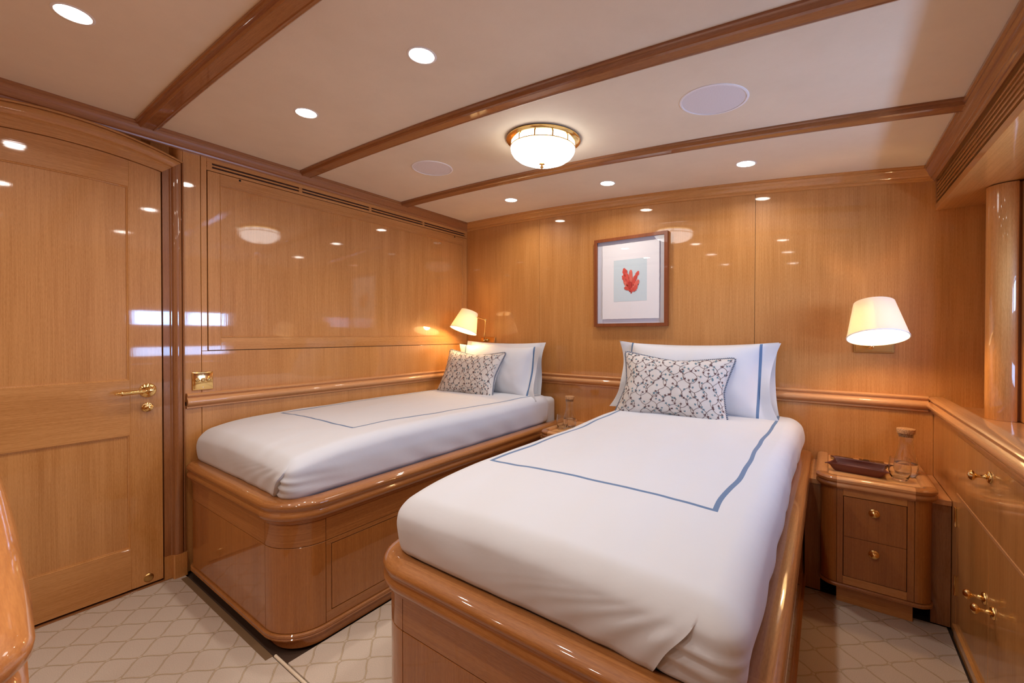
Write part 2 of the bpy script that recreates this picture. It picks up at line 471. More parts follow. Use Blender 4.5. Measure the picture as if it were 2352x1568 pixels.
# crown mouldings  (n out of wall, d from ceiling height)
CROWN = [(0, 0.004), (0.046, 0.004), (0.046, -0.006), (0.040, -0.010), (0.040, -0.016), (0.036, -0.019), (0.032, -0.028), (0.027, -0.040), (0.020, -0.047),
         (0.020, -0.052), (0.013, -0.055), (0.011, -0.062), (0.006, -0.066), (0, -0.066)]
struct(sweep('trim_3', CROWN, [(XL, YF), (XL, YBF)], lambda a, b, d: (a, b, cz(XL) + d), M_CROWN))
px = [(XL + (XR - XL) * i / 30, YBF) for i in range(31)]
struct(sweep('trim_4', CROWN, px, lambda a, b, d: (a, b, d), M_X, dz=[cz(p[0]) for p in px]))
struct(sweep('trim_5', CROWN, [(XR, YBF), (XR, YF)], lambda a, b, d: (a, b, cz(XR) + d), M_DY))

# ------------------------------------------------------------------ left wall
wl = struct(box('wall_left', (-2.75, YF - 0.1, -0.02), (XL - 0.018, YB + 0.1, 2.3), M_GAP, bev=0))
def panel_x(name, y0, y1, z0, z1, mat, parent, d=0.0, t=0.018, bev=0.0012):
    return box(name, (XL - t, y0, z0), (XL + d, y1, z1), mat, parent, bev)
ZT = 2.19
panel_x('panel', 0.758, 0.8325, 0.86, ZT, M_V, wl)
panel_x('panel', 0.758, 0.8325, 0.0, 0.84, M_V, wl)
panel_x('panel', 0.8345, YBF, 0.0, 0.84, M_V, wl)
panel_x('panel', 0.8345, YBF, 0.86, 1.1145, M_V, wl)
panel_x('panel', 0.8345, 0.8600, 1.1155, ZT, M_V, wl)
panel_x('panel', 2.8595, YBF, 1.1155, ZT, M_V, wl)
# vent strip: header with two rows of slots
zs = [(2.0555, 2.0705), (2.0800, 2.0880), (2.0975, ZT)]
for a, b in zs: panel_x('rail', 0.8605, 2.8590, a, b, M_Y, wl)
for yy in (0.862, 1.345, 1.842, 2.336, 2.835):
    w = 0.020 if yy not in (0.862, 2.835) else 0.024
    panel_x('divider', yy, yy + w, 2.0700, 2.0980, M_V, wl, d=-0.001)
# wall behind the door head
bm = bmesh.new()
def archz(y, k=0.29, z=2.02): return z - k * (y - 0.337) ** 2
ys = [-0.10 + 0.8567 * i / 24 for i in range(25)]
for i in range(24):
    a, b = ys[i], ys[i + 1]
    q = [bm.verts.new((XL, a, archz(a, .4, 2.11))), bm.verts.new((XL, b, archz(b, .4, 2.11))), bm.verts.new((XL, b, ZT)), bm.verts.new((XL, a, ZT))]
    bm.faces.new(q)
r = bmesh.ops.extrude_face_region(bm, geom=list(bm.faces))
for v in [g for g in r['geom'] if isinstance(g, bmesh.types.BMVert)]: v.co.x -= 0.018
from_bm('panel', bm, M_V, wl, 30)
panel_x('panel', YF, -0.101, 0.0, ZT, M_V, wl)

# framed hatch panel over the bed (stiles, rails, field)
h = struct(empty('trim_6', (XL, 1.86, 1.58))); 
h['kind'] = 'thing'; h.name = 'wall_panel'
tag(h, 'large flush varnished wall panel over the left bed with a framed field', 'wall panel')
hy0, hy1, hz0, hz1 = 0.8640, 2.8560, 1.1180, 2.0520
iy0, iy1, iz0, iz1 = 0.921, 2.800, 1.184, 1.991
panel_x('stile', hy0, iy0, hz0, hz1, M_V, h, 0.001); panel_x('stile', iy1, hy1, hz0, hz1, M_V, h, 0.001)
panel_x('top_rail', iy0, iy1, iz1, hz1, M_Y, h, 0.001); panel_x('bottom_rail', iy0, iy1, hz0, iz0, M_Y, h, 0.001)
panel_x('field', iy0 + 0.006, iy1 - 0.006, iz0 + 0.006, iz1 - 0.006, M_V, h, -0.001)
BEAD = [(0.0, -0.006), (0.0, 0.0015), (-0.002, 0.003), (-0.005, 0.003), (-0.0065, 0.001), (-0.0075, -0.002), (-0.0075, -0.006)]
sweep('bead', [(-n_, d) for n_, d in BEAD], [(iy0, iz0), (iy0, iz1), (iy1, iz1), (iy1, iz0)], lambda a, b, d: (XL + d, a, b), M_V, h, closed=True)
for yy in (1.017, 2.699):
    lathe('screw', [(0.0, 0.001), (0.003, 0.001), (0.003, 0.0025), (0.0055, 0.0025), (0.006, 0.0)], M_BLACK, h, 14, frame4((XL, yy, 2.043), (1, 0, 0)))

# ------------------------------------------------------------------ door
dr = struct(empty('door_1', (XL, 0.337, 0.0)))
DX = -0.004
def door_piece(name, y0, y1, zlo, zhi, mat, n=10, d=DX, t=0.035):
    """zlo / zhi: functions of y"""
    bm = bmesh.new()
    ys = [y0 + (y1 - y0) * i / n for i in range(n + 1)]
    bot = [bm.verts.new((XL + d, y, zlo(y))) for y in ys]; top = [bm.verts.new((XL + d, y, zhi(y))) for y in ys]
    for i in range(n): bm.faces.new((bot[i], bot[i + 1], top[i + 1], top[i]))
    r = bmesh.ops.extrude_face_region(bm, geom=list(bm.faces))
    for v in [g for g in r['geom'] if isinstance(g, bmesh.types.BMVert)]: v.co.x -= t
    es = [e for e in bm.edges if e.calc_face_angle(0) > 1.0 and all(abs(v.co.x - XL - d) < 1e-5 for v in e.verts)]
    bmesh.ops.bevel(bm, geom=es, offset=0.0010, segments=1, affect='EDGES')
    return from_bm(name, bm, mat, dr, None)
c_ = lambda v: (lambda y: v)
dy0, dy1, sy0, sy1 = 0.002, 0.671, 0.123, 0.552
ptop = lambda y: 1.892 - 0.12 * (y - 0.337) ** 2
door_piece('stile', dy0, sy0, c_(0.012), lambda y: archz(y) - 0.002, M_V)
door_piece('stile', sy1, dy1, c_(0.012), lambda y: archz(y) - 0.002, M_V)
door_piece('top_rail', sy0, sy1, ptop, lambda y: archz(y) - 0.002, M_Y)
door_piece('lock_rail', sy0, sy1, c_(0.735), c_(0.985), M_Y)
door_piece('bottom_rail', sy0, sy1, c_(0.012), c_(0.201), M_Y)
door_piece('panel', sy0, sy1, c_(0.19), c_(0.745), M_V, d=DX - 0.009, t=0.018)
door_piece('panel', sy0, sy1, c_(0.975), lambda y: ptop(y) + .01, M_V, d=DX - 0.009, t=0.018)
MOULD = [(0.0, -0.012), (0.0, -0.0005), (0.003, -0.0005), (0.005, -0.004), (0.009, -0.0055), (0.010, -0.012)]
def ring(pts):
    sweep('bead', MOULD, pts, lambda a, b, d: (XL + DX + d, a, b), M_V, dr, closed=True)
ring([(sy0, 0.201), (sy0, 0.735), (sy1, 0.735), (sy1, 0.201)])
ring([(sy0, 0.985)] + [(sy0 + (sy1 - sy0) * i / 12, ptop(sy0 + (sy1 - sy0) * i / 12)) for i in range(13)] + [(sy1, 0.985)])
# handle
hd = empty('door_handle', (XL, 0.616, 0.935)); hd.parent = dr; hd.matrix_parent_inverse = Matrix.Translation(-dr.location)
def hpart(name, o): return o
R4 = frame4((XL + DX, 0.616, 0.935), (1, 0, 0))
lathe('rose', [(0, 0.010), (0.022, 0.010), (0.025, 0.008), (0.030, 0.007), (0.033, 0.004), (0.034, 0.0), (0.030, -0.001)], M_BRASS, hd, 40, R4)
bm = bmesh.new()
for k in range(28):
    a = 2 * PI * k / 28
    m_ = R4 @ Matrix.Translation((0.030 * math.cos(a), 0.030 * math.sin(a), 0.006))
    bmesh.ops.create_icosphere(bm, subdivisions=1, radius=0.0022, matrix=m_)
from_bm('beading', bm, M_BRASS, hd, 60)
lathe('neck', [(0.0, 0.05), (0.010, 0.049), (0.0125, 0.044), (0.011, 0.036), (0.0085, 0.030), (0.010, 0.022), (0.014, 0.014), (0.016, 0.010)], M_BRASS, hd, 24, R4)
LV = frame4((XL + 0.040, 0.612, 0.937), (0.02, -1, -0.03))
lathe('lever', [(0.0, -0.012), (0.008, -0.010), (0.0095, 0.0), (0.007, 0.010), (0.0068, 0.016), (0.0105, 0.022), (0.0105, 0.094), (0.012, 0.096), (0.012, 0.101), (0.008, 0.103),
               (0.0065, 0.106), (0.0085, 0.110), (0.0065, 0.114), (0.0045, 0.116), (0.0055, 0.119), (0.003, 0.122), (0, 0.123)], M_BRASS, hd, 24, LV)
R5 = frame4((XL + DX, 0.614, 0.855), (1, 0, 0))
kb = lathe('lock_knob', [(0, 0.030), (0.010, 0.029), (0.0165, 0.024), (0.018, 0.017), (0.015, 0.010), (0.010, 0.006), (0.019, 0.005), (0.0215, 0.003), (0.022, 0)], M_BRASS, dr, 32, R5)
bm = bmesh.new(); b_lathe(bm, [(0, 0.005), (0.013, 0.0045), (0.018, 0.002), (0.0195, 0)], 32, frame4((XL + DX, 0.615, 0.040), (1, 0, 0)) @ Matrix.Diagonal((1, 1.0, 1, 1)))
from_bm('door_stop', bm, M_BRASSD, dr, 40)
box('strike_plate', (XL - 0.006, 0.6745, 0.935), (XL + 0.0005, 0.6765, 0.985), M_BRASSD, dr, 0)
# shadow gap and sill
box('sill', (XL - 0.03, -0.05, -0.016), (XL + 0.005, 0.72, 0.002), M_DY, dr, 0.001)

# door casing (loft between an inner and an outer line)
def loft(name, inner, outer, stations, mat, parent):
    bm = bmesh.new(); rows = []
    for p, q in zip(inner, outer):
        p = Vector(p); q = Vector(q)
        rows.append([bm.verts.new(LX(*(p + (q - p) * s), d)) for s, d in stations])
    M = len(stations)
    for a, b in zip(rows[:-1], rows[1:]):
        for j in range(M):
            bm.faces.new((a[j], a[(j + 1) % M], b[(j + 1) % M], b[j]))
    bm.faces.new(rows[0]); bm.faces.new(rows[-1][::-1])
    return from_bm(name, bm, mat, parent, 28)
CAS = [(0, -0.03), (0, 0.004), (0.30, 0.004), (0.33, 0.006), (0.36, 0.010), (0.40, 0.010), (0.42, 0.013), (0.46, 0.020), (0.58, 0.0255), (0.74, 0.026), (0.84, 0.022), (0.87, 0.017),
       (0.885, 0.014), (0.90, 0.020), (0.93, 0.0225), (0.97, 0.021), (1.0, 0.016), (1.0, -0.03)]
iR, oR, iL, oL = 0.6745, 0.7575, -0.0015, -0.0845
zi = lambda y: archz(y); zo = lambda y: 2.131 - 0.42 * (y - 0.337) ** 2
n = 18
arch_i = [(iL + (iR - iL) * i / n, zi(iL + (iR - iL) * i / n)) for i in range(n + 1)]
arch_o = [(oL + (oR - oL) * i / n, zo(oL + (oR - oL) * i / n)) for i in range(n + 1)]
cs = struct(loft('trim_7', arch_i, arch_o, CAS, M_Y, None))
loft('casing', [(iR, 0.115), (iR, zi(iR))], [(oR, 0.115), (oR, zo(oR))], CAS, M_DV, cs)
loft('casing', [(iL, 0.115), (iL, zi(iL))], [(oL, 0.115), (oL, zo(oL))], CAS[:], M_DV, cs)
BL = [(0, -0.03), (0, 0.005), (0.32, 0.005), (0.34, 0.024), (0.40, 0.029), (0.95, 0.029), (1.0, 0.026), (1.0, -0.03)]
loft('casing_block', [(iR, 0.0), (iR, 0.115)], [(oR + .004, 0.0), (oR + .004, 0.115)], BL, M_V, cs)

# switch plate
sw = tag(empty('light_switch', (XL, 0.836, 0.963)), 'brass triple switch plate on the left wall beside the door', 'light switch')
bm = bmesh.new(); b_box(bm, (XL, 0.790, 0.915), (XL + 0.007, 0.883, 1.008), 0.004, 3); from_bm('plate', bm, M_BRASS, sw, 40)
bm = bmesh.new(); b_box(bm, (XL + 0.004, 0.7955, 0.9205), (XL + 0.0085, 0.8775, 1.0025), 0.0015, 2); from_bm('plate_face', bm, M_BRASS, sw, 40)
for k in range(3):
    yy = 0.812 + 0.0245 * k
    m4 = frame4((XL + 0.0085, yy, 0.966), (1, 0, 0))
    s_ = lathe('switch_button', [(0, 0.002), (0.004, 0.002), (0.0045, 0.003), (0.006, 0.003), (0.007, 0.0015), (0.0085, 0.003), (0.010, 0.002), (0.0105, 0)], M_BRASSD, sw, 28, m4)
    lathe('toggle', [(0, 0.009), (0.002, 0.0085), (0.0024, 0.002)], M_BRASS, s_, 12, m4)
for zz in (0.929, 0.994): lathe('screw', [(0, 0.0013), (0.002, 0.001), (0.0025, 0)], M_RIM, sw, 12, frame4((XL + 0.0085, 0.8365, zz), (1, 0, 0)))

# ------------------------------------------------------------------ rear wall behind the camera and rest of the shell
M_CREAM = plain('cream_bounce_panel', (0.82, 0.76, 0.68), 0.6)  # unseen rear wall, made pale so it bounces fill into the room
struct(box('wall_rear', (-2.75, YF - 0.1, -0.02), (1.1, YF, 2.3), M_CREAM, bev=0))

# ------------------------------------------------------------------ right wall: built-in cabinet, ledge, window, soffit
wr = struct(empty('wall_right', (XW, 1.0, 1.3)))
WY0, WY1 = 1.30, 2.26
def wall_seg(lo, hi, mat=M_V): return box('panel', lo, hi, mat, wr, 0.001)
wall_seg((XW, YF, -0.02), (XW + 0.05, YB, 0.95)); wall_seg((XW, YF, 1.48), (XW + 0.05, YB, 2.3))
wall_seg((XW, YF, 0.95), (XW + 0.05, WY0, 1.48)); wall_seg((XW, WY1, 0.95), (XW + 0.05, YB, 1.48))
win = struct(empty('window_1', (XW, 1.78, 1.2)))
box('frame', (XW - 0.006, WY0, 1.06), (XW + 0.04, WY1, 1.31), M_V, win, 0.002)
box('frame', (XW - 0.006, WY0, 1.465), (XW + 0.04, WY1, 1.48), M_V, win, 0.002)
box('frame', (XW - 0.006, WY0, 0.95), (XW + 0.04, WY1, 0.965), M_V, win, 0.002)
box('frame', (XW - 0.006, 1.76, 1.31), (XW + 0.04, 1.79, 1.465), M_V, win, 0.002)
def sheet(name, pts, mat, parent):
    bm = bmesh.new(); bm.faces.new([bm.verts.new(p) for p in pts]); me = bpy.data.meshes.new(name); bm.to_mesh(me); bm.free()
    return link(name, me, mat, parent, None)
for za, zb in ((0.965, 1.06), (1.31, 1.465)):
    sheet('pane', [(XW + 0.02, WY0, za), (XW + 0.02, WY0, zb), (XW + 0.02, WY1, zb), (XW + 0.02, WY1, za)], M_PANE, win)
# ledge
LZ = 0.862
struct(box('trim_8', (XR + 0.002, YF, 0.80), (XW, YBF - 0.001, LZ), M_GY, bev=0.001))
NOSE = [(-0.052, 0.862), (-0.046, 0.8635), (-0.043, 0.890), (-0.040, 0.897), (-0.034, 0.902), (-0.006, 0.903), (0.008, 0.901), (0.018, 0.898), (0.023, 0.893), (0.022, 0.888), (0.014, 0.884),
        (0.013, 0.880), (0.017, 0.876), (0.026, 0.870), (0.030, 0.861), (0.029, 0.852), (0.022, 0.844), (0.011, 0.839), (0.008, 0.836), (0.012, 0.833), (0.012, 0.828), (0.008, 0.826), (-0.03, 0.826), (-0.05, 0.83)]
struct(sweep('trim_9', NOSE, [(XR, YBF - 0.012), (XR, YF)], XY(), M_GY))
# rounded post in the window bay
cyl = struct(box('trim_10', (0.575, 2.490, LZ + .001), (XW, 2.56, 1.789), M_DV, bev=0.001))
bm = bmesh.new()
pp = [(0.612, 2.60)] + arc(0.575, 2.535, 0.060, math.radians(150), math.radians(285), 22) + [(0.600, 2.52)]
vb = [bm.verts.new((x, y, LZ + .0005)) for x, y in pp]; vt = [bm.verts.new((x, y, 1.7895)) for x, y in pp]
for i in range(len(pp)):
    k = (i + 1) % len(pp); bm.faces.new((vb[i], vb[k], vt[k], vt[i]))
bm.faces.new(vb); bm.faces.new(vt)
from_bm('post', bm, M_V, cyl, 40)
box('frame', (0.600, 2.440, LZ + .001), (XW, 2.487, 1.789), M_V, cyl, 0.004)
# soffit with grille
SZ = 1.793
sf = struct(box('trim_11', (XR + 0.0205, YF, SZ + 0.0003), (XW, YBF - 0.001, SZ + 0.018), M_Y, bev=0))
box('fascia', (XR, YF, SZ), (XR + 0.021, YBF - 0.001, 1.822), M_Y, sf, 0.0008)
box('fascia', (XR, YF, 1.936), (XR + 0.02, YBF - 0.001, 2.02), M_Y, sf, 0.001)
box('grille_back', (XR + 0.045, YF, 1.81), (XR + 0.050, YBF - 0.001, 1.94), M_GAP, sf, 0)
box('end_stile', (XR + 0.001, YBF - 0.016, 1.82), (XR + 0.02, YBF - 0.001, 1.938), M_DV, sf, 0)
nsl = 5; pitch = (1.936 - 1.822) / 6
for k in range(1, 6):
    zc = 1.822 + pitch * (k + 0.0)
    bm = bmesh.new(); b_box(bm, (XR + 0.001, YF, zc - 0.0055), (XR + 0.030, YBF - 0.016, zc + 0.0055), 0.0015, 2)
    from_bm('slat', bm, M_Y, sf, 40)

# built-in cabinet
cb = tag(empty('built_in_cabinet', (XR, 1.2, 0)), 'varnished built-in cabinet under the window ledge with brass knobs', 'cabinet')
TH = 0.02
def cab_box(name, y0, y1, z0, z1, parent=cb, d=0.0, mat=M_V, bev=0.0012): return box(name, (XR - d, y0, z0), (XR + TH, y1, z1), mat, parent, bev)
cab_box('carcass', YF, YBF - .001, 0.0, 0.80, d=-0.012, mat=M_GAP, bev=0)
cab_box('end_panel', 2.3900, YBF - .001, 0.0, 0.826)
cab_box('top_rail', YF, 2.3885, 0.8045, 0.828, mat=M_Y)
cab_box('end_panel', YF, 0.72, 0.058, 0.802)
cab_box('base_rail', YF, 2.392, 0.0, 0.040, d=0.006, mat=M_Y)
cab_box('base_rail', YF, 2.392, 0.0415, 0.058, d=0.010, mat=M_Y)
cab_box('mid_rail', 0.722, 2.3885, 0.5660, 0.5785, d=0.002, mat=M_GY)
def knob(y, z, parent):
    m4 = frame4((XR - 0.0005, y, z), (-1, 0, 0))
    k = lathe('knob', [(0, 0.050), (0.006, 0.0495), (0.0125, 0.046), (0.0155, 0.041), (0.0145, 0.036), (0.009, 0.032), (0.0055, 0.028), (0.0045, 0.020), (0.0055, 0.014), (0.0075, 0.010), (0.006, 0.007),
                       (0.016, 0.0055), (0.0185, 0.003), (0.019, 0)], M_BRASS, parent, 28, m4)
    return k
def hinge(y, z0, z1, parent):
    hg = box('hinge', (XR - 0.003, y - 0.006, z0), (XR + 0.001, y + 0.006, z1), M_BRASSD, parent, 0.0008)
    bm = bmesh.new()
    for dy in (-0.004, 0.004):
        b_lathe(bm, [(0, -0.004), (0.0028, -0.002), (0.0028, 0), (0.002, 0.001), (0.002, z1 - z0 - .001), (0.0028, z1 - z0), (0.0028, z1 - z0 + .002), (0, z1 - z0 + .004)], 10, Matrix.Translation((XR - 0.0045, y + dy, z0)))
    from_bm('pin', bm, M_BRASS, hg, 50)
flap = cab_box('flap', 1.5585, 2.3875, 0.5800, 0.8030); knob(1.967, 0.752, flap)
d1 = cab_box('cabinet_door', 1.9760, 2.3875, 0.0595, 0.5645); knob(2.012, 0.349, d1)
hinge(2.3880, 0.447, 0.518, d1); hinge(2.3880, 0.176, 0.247, d1)
d2 = cab_box('cabinet_door', 1.5585, 1.9740, 0.0595, 0.5645); knob(1.920, 0.349, d2)
flap2 = cab_box('flap', 0.7220, 1.5565, 0.5800, 0.8030); knob(1.14, 0.752, flap2)
d3 = cab_box('cabinet_door', 1.1400, 1.5565, 0.0595, 0.5645); knob(1.18, 0.349, d3)
d4 = cab_box('cabinet_door', 0.7220, 1.1380, 0.0595, 0.5645); knob(1.09, 0.349, d4)

# ------------------------------------------------------------------ ceiling beams
def beam(yc, w, mat, name, label):
    hw = w / 2
    prof = [(-hw, 0.003), (-hw, -0.007), (-hw + .004, -0.010), (-hw + .010, -0.010), (-hw + .012, -0.014), (-hw + .016, -0.021), (-hw + .024, -0.024), (-hw + .027, -0.0215), (hw - .027, -0.0215), (hw - .024, -0.024),
            (hw - .016, -0.021), (hw - .012, -0.014), (hw - .010, -0.010), (hw - .004, -0.010), (hw, -0.007), (hw, 0.003)]
    xs_ = [(XL + 0.03 + (XR - XL - 0.06) * i / 36, yc) for i in range(37)]
    o = sweep(name, prof, xs_, lambda a, b, d: (a, b, d), mat, None, dz=[cz(p[0]) for p in xs_])
    return tag(o, label, 'ceiling beam', None)
beam(0.612, 0.092, M_DX, 'ceiling_beam', 'dark varnished ceiling beam nearest the door, at top left')
beam(1.372, 0.092, M_DX, 'ceiling_beam', 'middle varnished ceiling beam, in front of the dome light')
beam(2.128, 0.092, M_DX, 'ceiling_beam', 'varnished ceiling beam behind the dome light, nearest the back wall')
beam(-0.15, 0.092, M_DX, 'ceiling_beam', 'varnished ceiling beam overhead behind the photographer')

# ------------------------------------------------------------------ downlights
def ceil_frame(x, y):
    s = -2 * 0.0203 * (x + 2.6)
    nrm = Vector((s, 0, -1)).normalized()   # pointing down
    return frame4((x, y, cz(x)), nrm, (0, 1, 0))
dl_labels = {
    (-1.850, 0.267): 'round recessed downlight over the door, at top left of the ceiling',
    (-1.105, 0.990): 'round recessed downlight in the middle of the ceiling bay between door and dome light',
    (-1.850, 0.990): 'round recessed downlight over the foot of the left bed',
    (-0.343, 2.505): 'round recessed downlight near the back wall, rightmost, beyond the large speaker',
    (-1.105, 2.505): 'round recessed downlight near the back wall, between the pillows, right of the dome light',
    (-1.850, 2.505): 'round recessed downlight near the back left corner over the left lamp',
    (-0.343, 0.990): 'round recessed downlight overhead, above the foot of the right bed',
    (-1.105, 0.267): 'round recessed downlight overhead, left of the photographer',
    (-0.343, 0.267): 'round recessed downlight directly over the photographer',
    (-1.105, -0.62): 'round recessed downlight behind the photographer, middle of its row',
    (-1.850, -0.62): 'added unseen fill downlight behind the photographer, at the door side',  # unseen outer pair, added as fill by lighting the rear wall
    (-0.343, -0.62): 'added unseen fill downlight behind the photographer, at the window side',
}
first = None
for (x, y), lab in dl_labels.items():
    m4 = ceil_frame(x, y)
    if first is None:
        first = empty('downlight', m4.translation); first.rotation_euler = m4.to_euler()
        r_ = lathe('trim_ring', [(0.040, -0.001), (0.0425, 0.0018), (0.046, 0.0022), (0.0495, 0.0008), (0.050, -0.001)], M_RIM, None, 40)
        l_ = lathe('lens', [(0, 0.0012), (0.03, 0.0010), (0.0405, 0.0002), (0.0405, -0.001)], M_LED, None, 40)
        r_.parent = first; l_.parent = first
        o = first
    else:
        o = dup(first); o.location = m4.translation; o.rotation_euler = m4.to_euler()
    tag(o, lab, 'ceiling light', 'recessed downlights in the ceiling')
    a_ = area('downlight_beam', m4.translation + m4.to_3x3() @ Vector((0, 0, 0.006)), (0, 0, 0), 0.07, DOWN_W, DOWN_C, shape='DISK', spread=math.radians(150))
    zz = m4.to_3x3() @ Vector((0, 0, 1))
    a_.rotation_euler = zz.to_track_quat('-Z', 'Y').to_euler()

# ceiling speakers
def speaker(x, y, label):
    m4 = ceil_frame(x, y)
    o = empty('ceiling_speaker', m4.translation); o.rotation_euler = m4.to_euler()
    g = lathe('grille', [(0, 0.0016), (0.05, 0.0016), (0.110, 0.0012), (0.110, -0.001)], speaker_m, None, 56); g.parent = o
    r_ = lathe('rim', [(0.110, -0.001), (0.111, 0.0030), (0.115, 0.0036), (0.119, 0.002), (0.120, -0.001)], M_RIMB, None, 56); r_.parent = o
    return tag(o, label, 'speaker', 'round ceiling speakers')
m, t, b = newmat('speaker_grille'); speaker_m = m
b.inputs['Roughness'].default_value = 0.6
tc = t.nodes.new('ShaderNodeTexCoord'); sx = t.nodes.new('ShaderNodeSeparateXYZ'); t.links.new(tc.outputs['Object'], sx.inputs[0])
def per(v): return math_n(t, 'SINE', math_n(t, 'MULTIPLY', v, 2 * PI / 0.004))
hole = math_n(t, 'GREATER_THAN', math_n(t, 'MULTIPLY', per(sx.outputs[0]), per(sx.outputs[1])), 0.45)
mx = t.nodes.new('ShaderNodeMix'); mx.data_type = 'RGBA'; mx.inputs[6].default_value = (0.80, 0.77, 0.78, 1); mx.inputs[7].default_value = (0.45, 0.43, 0.45, 1)
t.links.new(hole, mx.inputs[0]); t.links.new(mx.outputs[2], b.inputs['Base Color'])
M_RIMB = plain('speaker_rim', (0.84, 0.82, 0.83), 0.5)
speaker(-0.350, 1.755, 'large round white ceiling speaker right of the dome light')
speaker(-1.870, 1.755, 'small-looking round white ceiling speaker left of the dome light')

# dome light
m4 = ceil_frame(-1.107, 1.760)
dm = empty('dome_light', m4.translation); dm.rotation_euler = m4.to_euler()
tag(dm, 'brass-banded white glass dome light in the middle of the ceiling', 'ceiling light')
def dpart(name, prof, mat, n=64, parent=dm):
    o = lathe(name, prof, mat, None, n); o.parent = parent; return o
dpart('base_plate', [(0.150, -0.001), (0.172, 0.001), (0.178, 0.006), (0.178, 0.011), (0.172, 0.016), (0.166, 0.0175), (0.160, 0.020), (0.152, 0.022), (0.150, 0.020)], M_BRASS)
bowl = dpart('bowl', [(0.1535, 0.012), (0.1545, 0.030), (0.1545, 0.050), (0.151, 0.064), (0.140, 0.080), (0.120, 0.095), (0.093, 0.106), (0.060, 0.1125), (0.03, 0.1150), (0, 0.1155)], M_DOME)
dpart('band', [(0.1550, 0.0415), (0.1575, 0.042), (0.1575, 0.046), (0.1550, 0.0465)], M_BRASSD)
for k in range(12):
    a = 2 * PI * k / 12 + 0.20
    bm = bmesh.new(); b_box(bm, (-0.0035, -0.0012, 0.018), (0.0035, 0.0012, 0.044), 0.0006, 1)
    R_ = Matrix.Rotation(a, 4, 'Z') @ Matrix.Translation((0.1565, 0, 0)) @ Matrix.Rotation(PI / 2, 4, 'Z')
    bm.transform(R_)
    o = from_bm('strut', bm, M_BRASSD, None, 40); o.parent = dm
dpart('finial', [(0, 0.1130), (0.014, 0.1150), (0.014, 0.1175), (0.006, 0.119), (0.004, 0.123), (0.007, 0.127), (0.009, 0.131), (0.006, 0.136), (0.003, 0.139), (0, 0.140)], M_BRASS, 24)

# ------------------------------------------------------------------ beds
RAILP = [(-0.056, 0.50), (-0.058, 0.545), (-0.055, 0.556), (-0.047, 0.5645), (-0.034, 0.568), (-0.010, 0.5675), (0.006, 0.565), (0.017, 0.559), (0.0225, 0.551), (0.0225, 0.543), (0.018, 0.536),
         (0.0150, 0.531), (0.0150, 0.527), (0.0205, 0.520), (0.0225, 0.511), (0.0205, 0.502), (0.0145, 0.495), (0.0110, 0.493), (0.0110, 0.489), (0.0055, 0.486), (0.0050, 0.480), (0.0, 0.477), (-0.03, 0.477)]
def slab(t, z0, z1, c=0.0010, out=0.0):
    return [(-t, z0), (out - c, z0), (out, z0 + c), (out, z1 - c), (out - c, z1), (-t, z1)]
def trim_path(path, g):
    p = [Vector(q) for q in path]
    a = (p[1] - p[0]).normalized() * g; b = (p[-2] - p[-1]).normalized() * g
    p[0] = p[0] + a; p[-1] = p[-1] + b
    return [tuple(q) for q in p]
